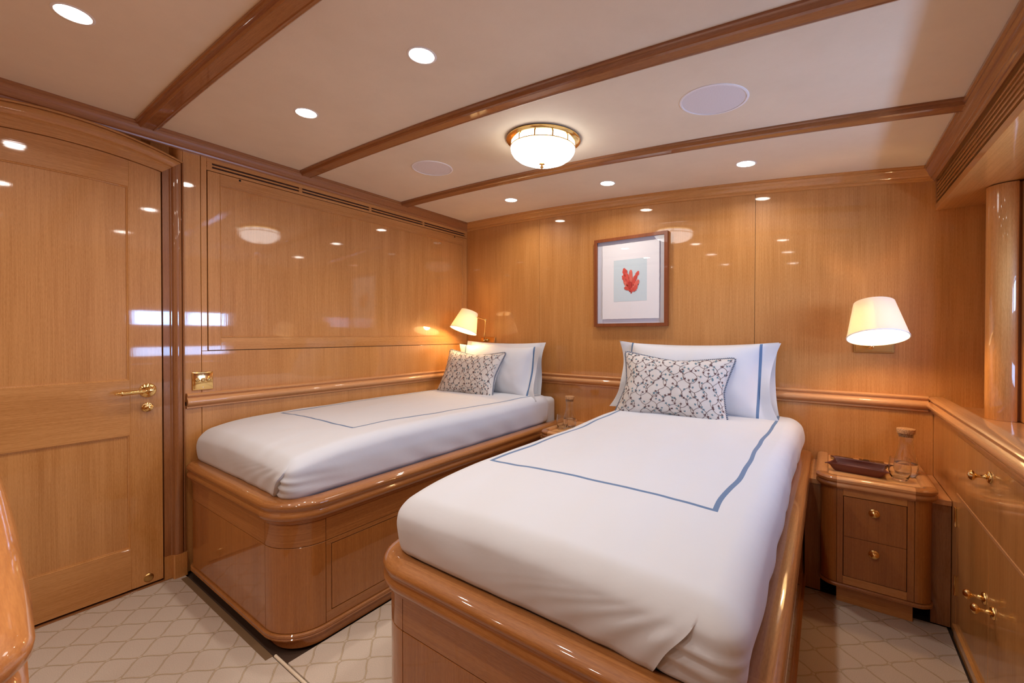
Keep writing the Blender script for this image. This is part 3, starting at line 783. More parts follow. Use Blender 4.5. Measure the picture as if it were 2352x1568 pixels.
def bed(x0, x1, rl, rr, label, side):
    """x0..x1 body, rl / rr corner radii, front at Y=.765"""
    y0, y1 = 0.765, YBF - 0.002
    e = tag(empty('bed_frame', ((x0 + x1) / 2, 1.8, 0)), label, 'bed')
    left = [(x0, y1), (x0, y0 + rl)]
    cl = arcx(x0 + rl, y0 + rl, rl, PI, 1.5 * PI, 14)
    front = [(x0 + rl, y0), (x1 - rr, y0)]
    cr = arcx(x1 - rr, y0 + rr, rr, 1.5 * PI, 2 * PI, 16)
    right = [(x1, y0 + rr), (x1, y1)]
    whole = left[:1] + cl[1:-1] + cr[1:-1] + right[1:]
    g = 0.0011
    segs = [('side_panel', left, M_BV, M_BED), ('corner_post', cl, M_BV, M_BEDC), ('foot_panel', front, M_BV, M_BEDX), ('corner_post', cr, M_BV, M_BEDC), ('side_panel', right, M_BV, M_BED)]
    # dark core shows in the joints
    sweep('core', [(-0.03, 0.05), (-0.008, 0.05), (-0.008, 0.49), (-0.03, 0.49)], whole, XY(), M_GAP, e)
    for nm, pth, mv, mh in segs:
        tp = trim_path(pth, g + (EJ if len(pth) == 2 else 0))
        if nm == 'side_panel':
            sweep('band', slab(0.018, 0.3875, 0.4775), tp, XY(), mh, e)
            yy = [min(p[1] for p in pth), max(p[1] for p in pth)]
            X = pth[0][0]; s = 1 if X > (x0 + x1) / 2 else -1
            def pc(name, a, b, z0, z1, mat, dd=0.0, par=e, bev=0.001):
                lo = (min(X - s * 0.018, X + s * dd), a, z0); hi = (max(X - s * 0.018, X + s * dd), b, z1)
                return box(name, lo, hi, mat, par, bev)
            A, B = yy[0] + g + EJ, yy[1] - g
            pc('frame_rail', A, B, 0.3680, 0.3855, mh); pc('frame_rail', A, B, 0.0615, 0.1010, mh)
            ya = [A + 0.022, A + 0.022 + 0.93, A + 0.022 + 0.95, B - 0.022]
            pc('frame_stile', A, ya[0], 0.1012, 0.3678, mv); pc('frame_stile', ya[1], ya[2], 0.1012, 0.3678, mv); pc('frame_stile', ya[3], B, 0.1012, 0.3678, mv)
            for q in (0, 2):
                pc('drawer', ya[q] + 0.003, ya[q + 1] - 0.003, 0.1040, 0.3650, mv, -0.001)
        else:
            sweep('band', slab(0.018, 0.3875, 0.4775), tp, XY(), mh, e)
            sweep(nm, slab(0.018, 0.0615, 0.3855), tp, XY(), mv, e)
    LIP = [(-0.03, 0.0340), (0.004, 0.0340), (0.008, 0.0370), (0.009, 0.0420), (0.006, 0.0450), (0.006, 0.0460), (0.009, 0.0480), (0.009, 0.0560), (0.005, 0.0600), (-0.03, 0.0600)]
    sweep('base_lip', LIP, whole, XY(), M_BED, e)
    # plinth set back under the foot
    pw = [(x0 + 0.01, y1)] + arc(x0 + .01 + .05, y0 + 0.03 + .05, 0.05, PI, 1.5 * PI, 6) + arc(x1 - 0.001 - .13, y0 + 0.022 + .13, 0.13, 1.5 * PI, 2 * PI, 12) + [(x1 - 0.001, y1)]
    sweep('plinth', [(-0.02, 0.0), (0.0, 0.0), (0.0, 0.036), (-0.02, 0.036)], pw, XY(), M_BED, e)
    # moulded rail in pieces, butt-jointed at the corners
    for nm, pth, mat in (('rail', left, M_BED), ('rail', cl, M_BEDC), ('rail', front, M_BEDX), ('rail', cr, M_BEDC), ('rail', right, M_BED)):
        sweep('rail', RAILP, trim_path(pth, EJ if len(pth) == 2 else 0.0), XY(), mat, e, smooth=40)
    box('slat_base', (x0 + .07, y0 + .07, 0.46), (x1 - .07, y1 - .01, 0.497), M_DX, e, 0)
    return e
bed(-2.583, -1.590, 0.075, 0.155, 'varnished wooden bed frame along the left wall, beside the door', 'r')
bed(-1.068, -0.085, 0.130, 0.130, 'varnished wooden bed frame in the foreground, nearest the camera', 'r')

def rbox_grid(x0, x1, y0, y1, z0, z1, r, nx, ny, nz, rt=None, xmap=None):
    """rounded box surface without its underside; returns verts, faces and flags"""
    idx = {}; V = []; Fc = []
    def vid(i, j, k):
        key = (i, j, k)
        if key not in idx:
            idx[key] = len(V); V.append(key)
        return idx[key]
    for i in range(nx):
        for j in range(ny):
            Fc.append((vid(i, j, nz), vid(i + 1, j, nz), vid(i + 1, j + 1, nz), vid(i, j + 1, nz)))
    for i in range(nx):
        for k in range(nz):
            Fc.append((vid(i, 0, k), vid(i + 1, 0, k), vid(i + 1, 0, k + 1), vid(i, 0, k + 1)))
            Fc.append((vid(i, ny, k), vid(i, ny, k + 1), vid(i + 1, ny, k + 1), vid(i + 1, ny, k)))
    for j in range(ny):
        for k in range(nz):
            Fc.append((vid(0, j, k), vid(0, j, k + 1), vid(0, j + 1, k + 1), vid(0, j + 1, k)))
            Fc.append((vid(nx, j, k), vid(nx, j + 1, k), vid(nx, j + 1, k + 1), vid(nx, j, k + 1)))
    P = []; Nn = []
    for (i, j, k) in V:
        fz = k / nz; z = z0 + (z1 - z0) * fz
        x = xmap(i, z) if xmap else x0 + (x1 - x0) * i / nx
        # cluster rows near the ends
        fy = j / ny; fy = fy - 0.35 * math.sin(2 * PI * fy) / (2 * PI) * 1.0
        y = y0 + (y1 - y0) * fy
        p = Vector((x, y, z))
        q = Vector((min(max(x, x0 + r), x1 - r), min(max(y, y0 + r), y1 - r), min(z, z1 - r)))
        d = p - q
        # map cube shell to rounded shell
        m = max(abs(d.x), abs(d.y), abs(d.z) if z > z1 - r else 0)
        if m > 1e-9 and d.length > 1e-9:
            nrm = d.normalized(); p = q + nrm * m
        else:
            nrm = Vector((0, 0, 1)) if k == nz else Vector((0, 0, 0))
        P.append(p); Nn.append(nrm)
    return V, Fc, P, Nn
def mesh_from(name, P, Fc, mat, parent=None):
    me = bpy.data.meshes.new(name); me.from_pydata([tuple(p) for p in P], [], Fc); me.update()
    return link(name, me, mat, parent, 60)
def sst(a, b, x):
    t = min(max((x - a) / (b - a), 0), 1); return t * t * (3 - 2 * t)
def duvet(x0, x1, y0, y1, ztop, mat, label, seed, bulge, toff):
    nx, ny, nz = 110, 170, 30
    tip = x1 - toff; NL = 78
    def crease(z):
        f = min(max((0.735 - z) / 0.19, 0), 1.2)
        return tip - 0.085 * f ** 1.2
    def xmap(i, z):
        c = crease(z)
        if i <= NL: 
            f = i / NL; f = 1 - (1 - f) ** 1.25
            return x0 + (c - x0) * f
        f = (i - NL - 1) / (nx - NL - 1); f = f ** 1.15
        return c + 0.0015 + (x1 - c - 0.0015) * f
    V, Fc, P, Nn = rbox_grid(x0, x1, y0, y1, 0.500, ztop, 0.052, nx, ny, nz, xmap=xmap)
    out = []
    for (i, j, k), p, nrm in zip(V, P, Nn):
        x, y, z = p; zo_ = 0.5 + (ztop - 0.5) * k / nz
        q = p.copy()
        fz = sst(0.60, ztop, z)
        # crown and sag towards the foot
        q.z -= fz * (0.046 * math.exp(-max(y - y0, 0) / 0.17))
        q.z += fz * 0.012 * math.sin(PI * min(max((x - x0) / (x1 - x0), 0), 1))
        q.z += fz * 0.010 * (noise.noise(Vector((x * 2.2 + seed, y * 1.7, seed))))
        # side bulge over the rail, tucked in below it
        cx = (x0 + x1) / 2; side = sst(0.30, 0.49, abs(x - cx))
        sgn = 1 if x > cx else -1
        low = 1 - sst(0.535, 0.580, z)
        bl = bulge * (0.6 + 0.8 * noise.noise(Vector((y * 1.6 + seed * 3, 1.3, 2.0)))) * math.sin(PI * min(max((z - 0.56) / (ztop - 0.56), 0), 1)) 
        wside = sst((x1 - x0) / 2 - 0.12, (x1 - x0) / 2 - 0.005, abs(x - cx))
        q.x += wside * sgn * (bl - 0.032 * low)
        ft = 1 - sst(y0 + 0.0, y0 + 0.07, y)
        q.y += ft * (0.030 * low - 0.010 * math.sin(PI * min(max((z - 0.55) / 0.2, 0), 1)))
        # fine cloth undulation along the normal
        w = 0.0035 * noise.noise(Vector((x * 7 + seed, y * 5, z * 9))) + 0.0016 * noise.noise(Vector((x * 19, y * 6 + seed, z * 6)))
        q += nrm * w
        # foot face: folded corner
        if j < 30 and z < 0.755:
            c = crease(zo_); face = 1 - sst(y0 + 0.01, y0 + 0.09, y)
            zz = sst(0.735, 0.690, z)
            depth = sst(0, 1, (0.748 - z) / 0.11)
            if i <= NL:
                fall = math.exp(-(c - x) / 0.16)
                q.y -= face * depth * 0.010 * math.exp(-(c - x) / 0.07)
                ang = (c - x) / max(0.05, 0.80 - z) 
                q.y -= face * depth * 0.0028 * fall * math.sin(ang * 13 + 3 * noise.noise(Vector((x * 4, z * 4, seed)))) * min(1, (c - x) / 0.02)
            else:
                dd = (x - c) + max(0, y - y0) * 0.9
                q.y += face * depth * 0.008 * math.exp(-(x - c) / 0.012)
                wv = math.sin(z * 115 + 2.0 * math.sin(z * 31) + dd * 22) * 0.0048 * math.exp(-dd / 0.10) * depth
                q += nrm * wv
        elif x > x1 - 0.10 and z < 0.72:
            dd = (x - crease(z)) + max(0, y - y0) * 0.9
            wv = math.sin(z * 115 + 2.0 * math.sin(z * 31) + dd * 22) * 0.0048 * math.exp(-dd / 0.10)
            q += nrm * wv
        # right hand ruching along the sides
        if wside > 0:
            q.x += wside * sgn * 0.0022 * math.sin(y * 26 + z * 30 + 3 * noise.noise(Vector((y * 3, z * 8, seed)))) * (1 - sst(0.58, 0.73, z))
        out.append(q)
    o = mesh_from('duvet', out, Fc, mat)
    return tag(o, label, 'duvet')
def mattress(x0, x1, y0, y1, label):
    V, Fc, P, Nn = rbox_grid(x0, x1, y0, y1, 0.498, 0.728, 0.035, 30, 50, 10)
    o = mesh_from('mattress', P, Fc, M_LINEN)
    return tag(o, label, 'mattress')
duvet(-2.578, -1.640, 0.800, 2.700, 0.757, linen('duvet_left', lines=duvet_lines(-2.49, -1.800, 0.075, 1.185)), 'white duvet with a thin blue stripe, on the bed along the left wall', 3.1, 0.012, 0.022)
mattress(-2.535, -1.665, 0.86, 2.835, 'white mattress under the duvet of the left bed, its bare corner by the wall')
duvet(-1.022, -0.118, 0.808, 2.780, 0.757, linen('duvet_right', lines=duvet_lines(-0.955, -0.222, 0.012, 1.180)), 'white duvet with a blue stripe on the foreground bed', 8.4, 0.026, 0.070)
mattress(-0.995, -0.150, 0.87, 2.835, 'white mattress under the duvet of the foreground bed')

# ------------------------------------------------------------------ pillows and cushions
def sham(name, W_, H_, T_, fl, mat, loc, rot, label, cat, group, seed, nx=64, nz=40, kpin=0.05, droop=0.0, waist=0.0, flare=0.0):
    """pillow standing upright: local x width, z height, y thickness"""
    P = []; Fc = []; idx = {}
    def surf(i, k, s):
        u = -1 + 2 * i / nx; v = -1 + 2 * k / nz
        x = W_ / 2 * u; z = H_ / 2 * v
        ui = min(abs(x) / (W_ / 2 - fl), 1) if fl else abs(u)
        vi = min(abs(z) / (H_ / 2 - 0.004), 1)
        th = T_ / 2 * (max(0, 1 - ui ** 3.2) ** 0.55) * (max(0, 1 - vi ** 2.6) ** 0.60)
        ex = 1.25 if kpin > 0.1 else 2.0
        x *= (1 - kpin * (1 - abs(v) ** ex) * (abs(u) ** 3)); z *= (1 - kpin * 1.5 * (1 - abs(u) ** ex) * (abs(v) ** 3))
        y = s * (th + 0.0015)
        wr = 0.004 * noise.noise(Vector((x * 9 + seed, z * 9, s * 2))) + 0.0022 * noise.noise(Vector((x * 22 + seed, z * 16, s * 2)))
        y += s * wr * min(1, th / 0.02 + 0.15)
        if fl and ui >= 0.999:
            y += 0.006 * math.sin(z * 24 + seed) * (abs(x) - (W_ / 2 - fl)) / fl
        if droop: z += droop * math.sin(u * 2.3 + seed) * (v + 1) / 2
        if waist: x *= 1 - waist * (1 - v * v) * abs(u) ** 2; z -= 0.5 * waist * H_ * 0.5 * (1 - u * u) * max(v, 0) ** 2
        if flare: x *= 1 + flare * max(0, -v - 0.45) ** 1.5 * abs(u) ** 2; y -= flare * 0.25 * max(0, -v - 0.5) * abs(u) ** 4
        if fl: y += 0.012 * math.sin(v * 3.0 + seed) * abs(u) ** 5
        return (x, y, z)
    def vid(i, k, s):
        edge = i in (0, nx) or k in (0, nz)
        key = (i, k, 0 if edge else s)
        if key not in idx:
            idx[key] = len(P)
            if edge:
                a = surf(i, k, 1); b_ = surf(i, k, -1); P.append(((a[0] + b_[0]) / 2, (a[1] + b_[1]) / 2, (a[2] + b_[2]) / 2))
            else: P.append(surf(i, k, s))
        return idx[key]
    for i in range(nx):
        for k in range(nz):
            Fc.append((vid(i, k, -1), vid(i + 1, k, -1), vid(i + 1, k + 1, -1), vid(i, k + 1, -1)))
            Fc.append((vid(i, k, 1), vid(i, k + 1, 1), vid(i + 1, k + 1, 1), vid(i + 1, k, 1)))
    o = mesh_from(name, P, Fc, mat)
    o.location = loc; o.rotation_euler = rot
    if label: tag(o, label, cat, group)
    return o, surf
D = math.radians
M_SHAM = linen('sham_cotton', lines=sham_lines(0.352))
sham('pillow', 0.80, 0.41, 0.13, 0.05, M_LINEN, (-0.610, 2.765, 0.945), (D(-7), D(-1), D(0)), 'plain white pillow at the back of the foreground bed, behind the striped one', 'pillow', None, 2.2)
p2, s2 = sham('pillow', 0.885, 0.425, 0.21, 0.078, M_SHAM, (-0.640, 2.600, 0.948), (D(-13), D(1.0), D(1)), 'white pillow with blue stripes propped on the foreground bed', 'pillow', None, 5.7, droop=0.008, waist=0.050, flare=0.11)
sham('pillow', 0.80, 0.42, 0.15, 0.05, M_LINEN, (-2.125, 2.750, 0.935), (D(-8), D(0.5), D(0)), 'plain white pillow against the back wall on the left bed', 'pillow', None, 9.1)
p1, s1 = sham('pillow', 0.86, 0.40, 0.20, 0.078, M_SHAM, (-2.075, 2.600, 0.925), (D(-13), D(0.5), D(-3)), 'white pillow with a blue stripe propped on the left bed, under the lamp', 'pillow', None, 1.4, droop=0.006, waist=0.07, flare=0.12)

def cushion(W_, H_, T_, loc, rot, label, seed):
    o, surf = sham('cushion', W_, H_, T_, 0.0, M_CUSH, loc, rot, label, 'cushion', 'vine-patterned cushions', seed, 48, 34, kpin=0.150)
    nx, nz = 48, 34
    def S_(u, v, off):   # u,v in -1..1 ; front face (local -y)
        i = (u + 1) / 2 * nx; k = (v + 1) / 2 * nz
        a = Vector(surf(i, k, -1)); b1 = Vector(surf(i + 0.4, k, -1)); b2 = Vector(surf(i, k + 0.4, -1))
        n_ = (b1 - a).cross(b2 - a)
        if n_.length < 1e-12: n_ = Vector((0, -1, 0))
        n_.normalize()
        if n_.y > 0: n_ = -n_
        return a + n_ * off
    # printed vines, laid on the cloth
    bm = bmesh.new(); bt = bmesh.new(); bd = bmesh.new()
    rnd = random.Random(int(seed * 10))
    def ribbon(b_, pts, w, off=0.0009):
        prev = None
        for i, p in enumerate(pts):
            q = pts[min(i + 1, len(pts) - 1)]; r_ = pts[max(i - 1, 0)]
            d = Vector((q[0] - r_[0], q[1] - r_[1])); 
            if d.length < 1e-9: continue
            d.normalize(); n2 = Vector((-d.y, d.x)) * w
            A = (p[0] + n2.x, p[1] + n2.y); B = (p[0] - n2.x, p[1] - n2.y)
            vs = []
            for (x, z) in (A, B):
                u = x / (W_ / 2); v = z / (H_ / 2)
                if abs(u) > 0.975 or abs(v) > 0.965: vs = None; break
                vs.append(b_.verts.new(S_(u, v, off)))
            if vs and prev:
                b_.faces.new((prev[0], prev[1], vs[1], vs[0]))
            prev = vs
    def leaf(b_, x, z, a, s):
        for da, l in ((-0.75, 0.8), (0, 1.0), (0.75, 0.8)):
            c, s_ = math.cos(a + da), math.sin(a + da)
            L_ = s * l; pts = [(x, z), (x + c * L_ * .5 - s_ * L_ * .20, z + s_ * L_ * .5 + c * L_ * .20), (x + c * L_, z + s_ * L_), (x + c * L_ * .5 + s_ * L_ * .20, z + s_ * L_ * .5 - c * L_ * .20)]
            vs = []
            for (px_, pz_) in pts:
                u = px_ / (W_ / 2); v = pz_ / (H_ / 2)
                if abs(u) > 0.97 or abs(v) > 0.96: vs = None; break
                vs.append(b_.verts.new(S_(u, v, 0.0012)))
            if vs: b_.faces.new(vs)
    def curve(a, b_, bend, n=8):
        mx_ = ((a[0] + b_[0]) / 2 - (b_[1] - a[1]) * bend, (a[1] + b_[1]) / 2 + (b_[0] - a[0]) * bend)
        return [((1 - t_) ** 2 * a[0] + 2 * t_ * (1 - t_) * mx_[0] + t_ * t_ * b_[0], (1 - t_) ** 2 * a[1] + 2 * t_ * (1 - t_) * mx_[1] + t_ * t_ * b_[1]) for t_ in [k / n for k in range(n + 1)]]
    # wandering vine on a honeycomb: two nodes per cell
    P_ = 0.062; Q_ = 0.047
    NX = int(W_ / P_) + 3; NZ = int(H_ / Q_) + 3
    lo, hi = {}, {}
    for j in range(-1, NZ + 1):
        for i in range(-1, NX + 1):
            bx = -W_ / 2 - P_ + P_ * (i + 0.5 * (j % 2)); bz = -H_ / 2 - Q_ + Q_ * j
            lo[i, j] = (bx + rnd.uniform(-.005, .005), bz + rnd.uniform(-.004, .004))
            hi[i, j] = (bx + rnd.uniform(-.005, .005), bz + 0.024 + rnd.uniform(-.004, .004))
    for (i, j), p in lo.items():
        q = hi[i, j]; w_ = 0.0010
        ribbon(bm, curve(p, q, 0.20 if (i + j) % 2 else -0.20), w_)
        for k_, c in enumerate(((i + (j % 2) - 1, j + 1), (i + (j % 2), j + 1))):
            if c in lo and not ((i * 3 + j * 5 + k_ * 2) % 7 == 0):
                ribbon(bm, curve(q, lo[c], rnd.uniform(.10, .30) * (1 if k_ else -1) * (1 if (i + j) % 3 else -1)), w_)
        leaf(bd, p[0], p[1] + .001, rnd.uniform(0.8, 2.3), 0.0130)
        for k_ in range(2):
            a = rnd.uniform(0, 6.28); L_ = 0.017
            e_ = (q[0] + L_ * math.cos(a), q[1] + L_ * math.sin(a))
            ribbon(bm, curve(q if k_ else p, e_, 0.3, 5), 0.0008)
            leaf(bt if (i + k_) % 2 else bd, e_[0], e_[1], a, 0.0130)
        a = rnd.uniform(0, 6.28)
        leaf(bt, p[0] + P_ / 2 + 0.008 * math.cos(a), p[1] + 0.010 * math.sin(a), a, 0.0125)
    for b_, nm, mt in ((bm, 'vine_print', M_VINE), (bt, 'leaf_print', M_TEAL), (bd, 'flower_print', M_VINE)):
        me = bpy.data.meshes.new(nm); b_.to_mesh(me); b_.free()
        q = link(nm, me, mt, None); q['kind'] = 'stuff'
        q.parent = o
    # twisted cord round the edge
    edge = []
    for i in range(nx): edge.append(Vector(surf(i, 0, 1)))
    for k in range(nz): edge.append(Vector(surf(nx, k, 1)))
    for i in range(nx, 0, -1): edge.append(Vector(surf(i, nz, 1)))
    for k in range(nz, 0, -1): edge.append(Vector(surf(0, k, 1)))
    for v in edge: v.y = 0
    # resample and round the corners
    M_ = len(edge)
    for _ in range(4): edge = [(edge[q - 1] + edge[q] * 2 + edge[(q + 1) % M_]) / 4 for q in range(M_)]
    cum = [0]
    for q in range(M_): cum.append(cum[-1] + (edge[(q + 1) % M_] - edge[q]).length)
    Ltot = cum[-1]; turns = int(Ltot / 0.0095); steps = turns * 8
    def at(s):
        s %= Ltot
        import bisect
        q = min(bisect.bisect_right(cum, s) - 1, M_ - 1)
        f_ = (s - cum[q]) / max(cum[q + 1] - cum[q], 1e-9)
        return edge[q].lerp(edge[(q + 1) % M_], f_)
    for ph, mt in ((0, M_BLUE), (PI, M_CORDW)):
        pts = []
        for k in range(steps):
            s = Ltot * k / steps; p = at(s); tdir = (at(s + 0.003) - at(s - 0.003)).normalized()
            n1 = Vector((0, 1, 0)); n2 = tdir.cross(n1)
            a = 2 * PI * k / 8 + ph
            pts.append(p + (n1 * math.cos(a) + n2 * math.sin(a)) * (0.0026 if mt == M_BLUE else 0.0030))
        b_ = bmesh.new(); b_tube(b_, pts, 0.0034 if mt == M_BLUE else 0.0022, 6, True)
        bmesh.ops.recalc_face_normals(b_, faces=b_.faces)
        me = bpy.data.meshes.new('piping'); b_.to_mesh(me); b_.free()
        q = link('piping', me, mt, None, 80); q.parent = o
    return o
cushion(0.605, 0.400, 0.13, (-0.690, 2.440, 0.905), (D(-24), D(2.2), D(3)), 'small vine-patterned cushion with twisted blue piping on the foreground bed', 4.3)
cushion(0.595, 0.390, 0.13, (-2.195, 2.440, 0.898), (D(-24), D(1), D(-2)), 'small vine-patterned cushion with twisted blue piping on the left bed', 6.6)

# ------------------------------------------------------------------ nightstands
def nightstand(x0, x1, yf, label, tx=0.012, wing=None, n_dr=2):
    y1 = YBF - 0.001; r = 0.055
    e = tag(empty('nightstand', ((x0 + x1) / 2, 2.62, 0)), label, 'nightstand')
    cl = arcx(x0 + r, yf + r, r, PI, 1.5 * PI, 12); cr = arcx(x1 - r, yf + r, r, 1.5 * PI, 2 * PI, 12)
    left = [(x0, y1), (x0, yf + r)]; right = [(x1, yf + r), (x1, y1)]
    whole = left[:1] + cl[1:-1] + cr[1:-1] + right[1:]
    sweep('core', [(-0.03, 0.08), (-0.006, 0.08), (-0.006, 0.52), (-0.03, 0.52)], whole, XY(), M_GAP, e)
    g = 0.0006
    for nm, pth in (('side_panel', left), ('pillar', cl), ('pillar', cr), ('side_panel', right)):
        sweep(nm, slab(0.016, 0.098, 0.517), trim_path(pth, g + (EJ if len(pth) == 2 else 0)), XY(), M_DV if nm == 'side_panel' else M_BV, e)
    LIP = [(-0.03, 0.078), (0.001, 0.078), (0.006, 0.082), (0.006, 0.090), (0.002, 0.094), (0.002, 0.0965), (-0.03, 0.0965)]
    sweep('base_lip', LIP, whole, XY(), M_BED, e)
    a, b = x0 + r + g + EJ, x1 - r - g - EJ
    fx0, fx1 = a + 0.022, b - 0.022
    yy0, yy1 = yf, yf + 0.018
    box('frame_stile', (a, yy0, 0.098), (fx0, yy1, 0.517), M_BV, e, 0.001); box('frame_stile', (fx1, yy0, 0.098), (b, yy1, 0.517), M_BV, e, 0.001)
    box('frame_rail', (fx0, yy0, 0.098), (fx1, yy1, 0.132), M_X, e, 0.001); box('frame_rail', (fx0, yy0, 0.488), (fx1, yy1, 0.517), M_X, e, 0.001)
    for z0, z1 in ((0.1345, 0.3090), (0.3105, 0.4855)):
        d_ = box('drawer', (fx0 + 0.002, yy0 - 0.001, z0), (fx1 - 0.002, yy1, z1), M_BV, e, 0.001)
        xc, zc = (x0 + x1) / 2, (z0 + z1) / 2 + 0.035
        m4_ = frame4((xc, yy0 - 0.001, zc), (0, -1, 0))
        lathe('knob', [(0, 0.022), (0.007, 0.021), (0.0125, 0.017), (0.0135, 0.012), (0.0105, 0.007), (0.0085, 0.004), (0.0165, 0.0035), (0.0185, 0.002), (0.019, 0)], M_BRASS, d_, 30, m4_)
    # toe kick
    box('toe_kick', (a, yf + 0.032, 0.0), (b, yf + 0.05, 0.085), M_X, e, 0.001)
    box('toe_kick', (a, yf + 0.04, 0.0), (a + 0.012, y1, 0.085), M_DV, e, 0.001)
    # moulded tray top
    TOPP = [(-0.030, 0.553), (-0.027, 0.5645), (-0.022, 0.569), (0.000, 0.5705), (0.012, 0.567), (0.0185, 0.560), (0.0185, 0.551), (0.0140, 0.546), (0.0130, 0.543), (0.0175, 0.537), (0.0185, 0.530),
            (0.0150, 0.524), (0.0090, 0.521), (0.0080, 0.518), (-0.03, 0.518)]
    front_ = [cl[-1], cr[0]]
    for pth, mt in ((left, M_GY), (cl, M_BEDC), (front_, M_GX), (cr, M_BEDC), (right, M_GY)):
        sweep('rim', TOPP, trim_path(pth, EJ if len(pth) == 2 and pth is not front_ else 0.0), XY(), mt, e, smooth=40)
    bm = bmesh.new()
    inner = [(x0 + 0.026, y1)] + arc(x0 + r, yf + r, r - 0.026, PI, 1.5 * PI, 8) + arc(x1 - r, yf + r, r - 0.026, 1.5 * PI, 2 * PI, 8) + [(x1 - 0.026, y1)]
    vb = [bm.verts.new((x, y, 0.520)) for x, y in inner]; vt = [bm.verts.new((x, y, 0.5545)) for x, y in inner]
    for i in range(len(inner)): bm.faces.new((vb[i], vb[(i + 1) % len(inner)], vt[(i + 1) % len(inner)], vt[i]))
    bm.faces.new(vb); bm.faces.new(vt)
    from_bm('top', bm, M_TOP, e, 40)
    if wing:
        for (a0, a1) in wing:
            box('side_shelf', (a0, 2.462, 0.500), (a1, y1, 0.522), M_GX, e, 0.001)
            box('side_shelf', (a0, 2.470, 0.0), (a1, y1, 0.4995), M_DV, e, 0.001)
    return e
nightstand(-0.020, 0.352, 2.393, 'wooden nightstand with two drawers, right of the foreground bed', wing=((-0.082, -0.0205), (0.3525, 0.4125)))
nightstand(-1.520, -1.140, 2.393, 'wooden nightstand between the two beds, mostly hidden', wing=((-1.588, -1.5205), (-1.1395, -1.070)))

# ------------------------------------------------------------------ carafes and tumblers
def carafe(x, y, z, label):
    e = tag(empty('carafe', (x, y, z)), label, 'carafe', None)
    outer = [(0, 0.0), (0.030, 0.0), (0.036, 0.003), (0.0415, 0.012), (0.0445, 0.028), (0.0445, 0.045), (0.0405, 0.070), (0.034, 0.095), (0.0275, 0.120), (0.0245, 0.142), (0.0250, 0.160), (0.0285, 0.182), (0.0300, 0.192)]
    inner = [(0.0282, 0.192), (0.0267, 0.182), (0.0232, 0.160), (0.0227, 0.142), (0.0257, 0.120), (0.0322, 0.095), (0.0387, 0.070), (0.0427, 0.045), (0.0425, 0.028), (0.039, 0.015), (0.033, 0.010), (0, 0.009)]
    o = lathe('glass', outer + inner, M_GLASS, None, 48); o.parent = e
    o = lathe('water', [(0, 0.0085), (0.033, 0.0095), (0.0392, 0.015), (0.0427, 0.028), (0.0429, 0.045), (0.0412, 0.056), (0, 0.056)], M_WATER, None, 48); o.parent = e
    o = lathe('stopper', [(0, 0.178), (0.0255, 0.178), (0.0262, 0.192), (0.0315, 0.1935), (0.0335, 0.212), (0.032, 0.2145), (0, 0.2145)], M_CORK, None, 40); o.parent = e
    return e
def tumbler(x, y, z, label):
    e = tag(empty('tumbler', (x, y, z)), label, 'glass', None)
    outer = [(0, 0), (0.020, 0), (0.026, 0.004), (0.034, 0.020), (0.0385, 0.042), (0.0385, 0.062), (0.0355, 0.086), (0.0340, 0.100)]
    inner = [(0.0328, 0.100), (0.0343, 0.086), (0.0371, 0.062), (0.0370, 0.042), (0.0325, 0.023), (0.024, 0.012), (0, 0.010)]
    o = lathe('glass', outer + inner, M_GLASS, None, 44); o.parent = e
    return e
NZ_ = 0.5546
carafe(0.293, 2.650, NZ_, 'glass water carafe with a cork stopper on the right nightstand')
tumbler(0.262, 2.545, NZ_, 'clear glass tumbler in front of the carafe on the right nightstand')
carafe(-1.450, 2.655, NZ_, 'glass water carafe with a cork stopper between the two beds')
tumbler(-1.462, 2.570, NZ_, 'clear glass tumbler in front of the carafe between the two beds')

# ------------------------------------------------------------------ leather tray, socket plates
def valet():
    L_, Wd, Hh = 0.215, 0.150, 0.038
    nx_, ny_ = 40, 28
    bm = bmesh.new(); bi = bmesh.new()
    def f(u, v):
        # u,v in -1..1 ; flat base, walls rise and the corners are pinched outward
        m = max(abs(u), abs(v)); w = sst(0.72, 1.0, m)
        x = L_ / 2 * u; y = Wd / 2 * v
        corner = min(abs(u), abs(v)) ** 6
        z = Hh * (w ** 0.9) * (1.0 - 0.10 * corner) 
        bow = (1 - v * v) * abs(u) ** 8 * 0.014 
        x -= math.copysign(bow, u) * w
        y -= math.copysign((1 - u * u) * abs(v) ** 8 * 0.012, v) * w
        x *= 1 + 0.10 * corner; y *= 1 + 0.06 * corner
        return Vector((x, y, z))
    def grid(b_, off):
        g = [[b_.verts.new(f(-1 + 2 * i / nx_, -1 + 2 * j / ny_) + Vector((0, 0, off))) for j in range(ny_ + 1)] for i in range(nx_ + 1)]
        for i in range(nx_):
            for j in range(ny_): b_.faces.new((g[i][j], g[i + 1][j], g[i + 1][j + 1], g[i][j + 1]))
    grid(bm, 0.0)
    R_ = Matrix.Translation((0.122, 2.590, NZ_ + 0.0012)) @ Matrix.Rotation(D(-8), 4, 'Z')
    bm.transform(R_)
    me = bpy.data.meshes.new('leather_tray'); bmesh.ops.recalc_face_normals(bm, faces=bm.faces); bm.to_mesh(me); bm.free()
    o = link('leather_tray', me, M_LEATHER, None, 50)
    md = o.modifiers.new('solid', 'SOLIDIFY'); md.thickness = 0.003; md.offset = 0
    tag(o, 'burgundy leather catch-all tray on the right nightstand', 'tray')
    grid(bi, 0.0022); bi.transform(R_)
    me = bpy.data.meshes.new('lining'); bi.to_mesh(me); bi.free()
    q = link('lining', me, M_LEATHERI, o, 50)
valet()
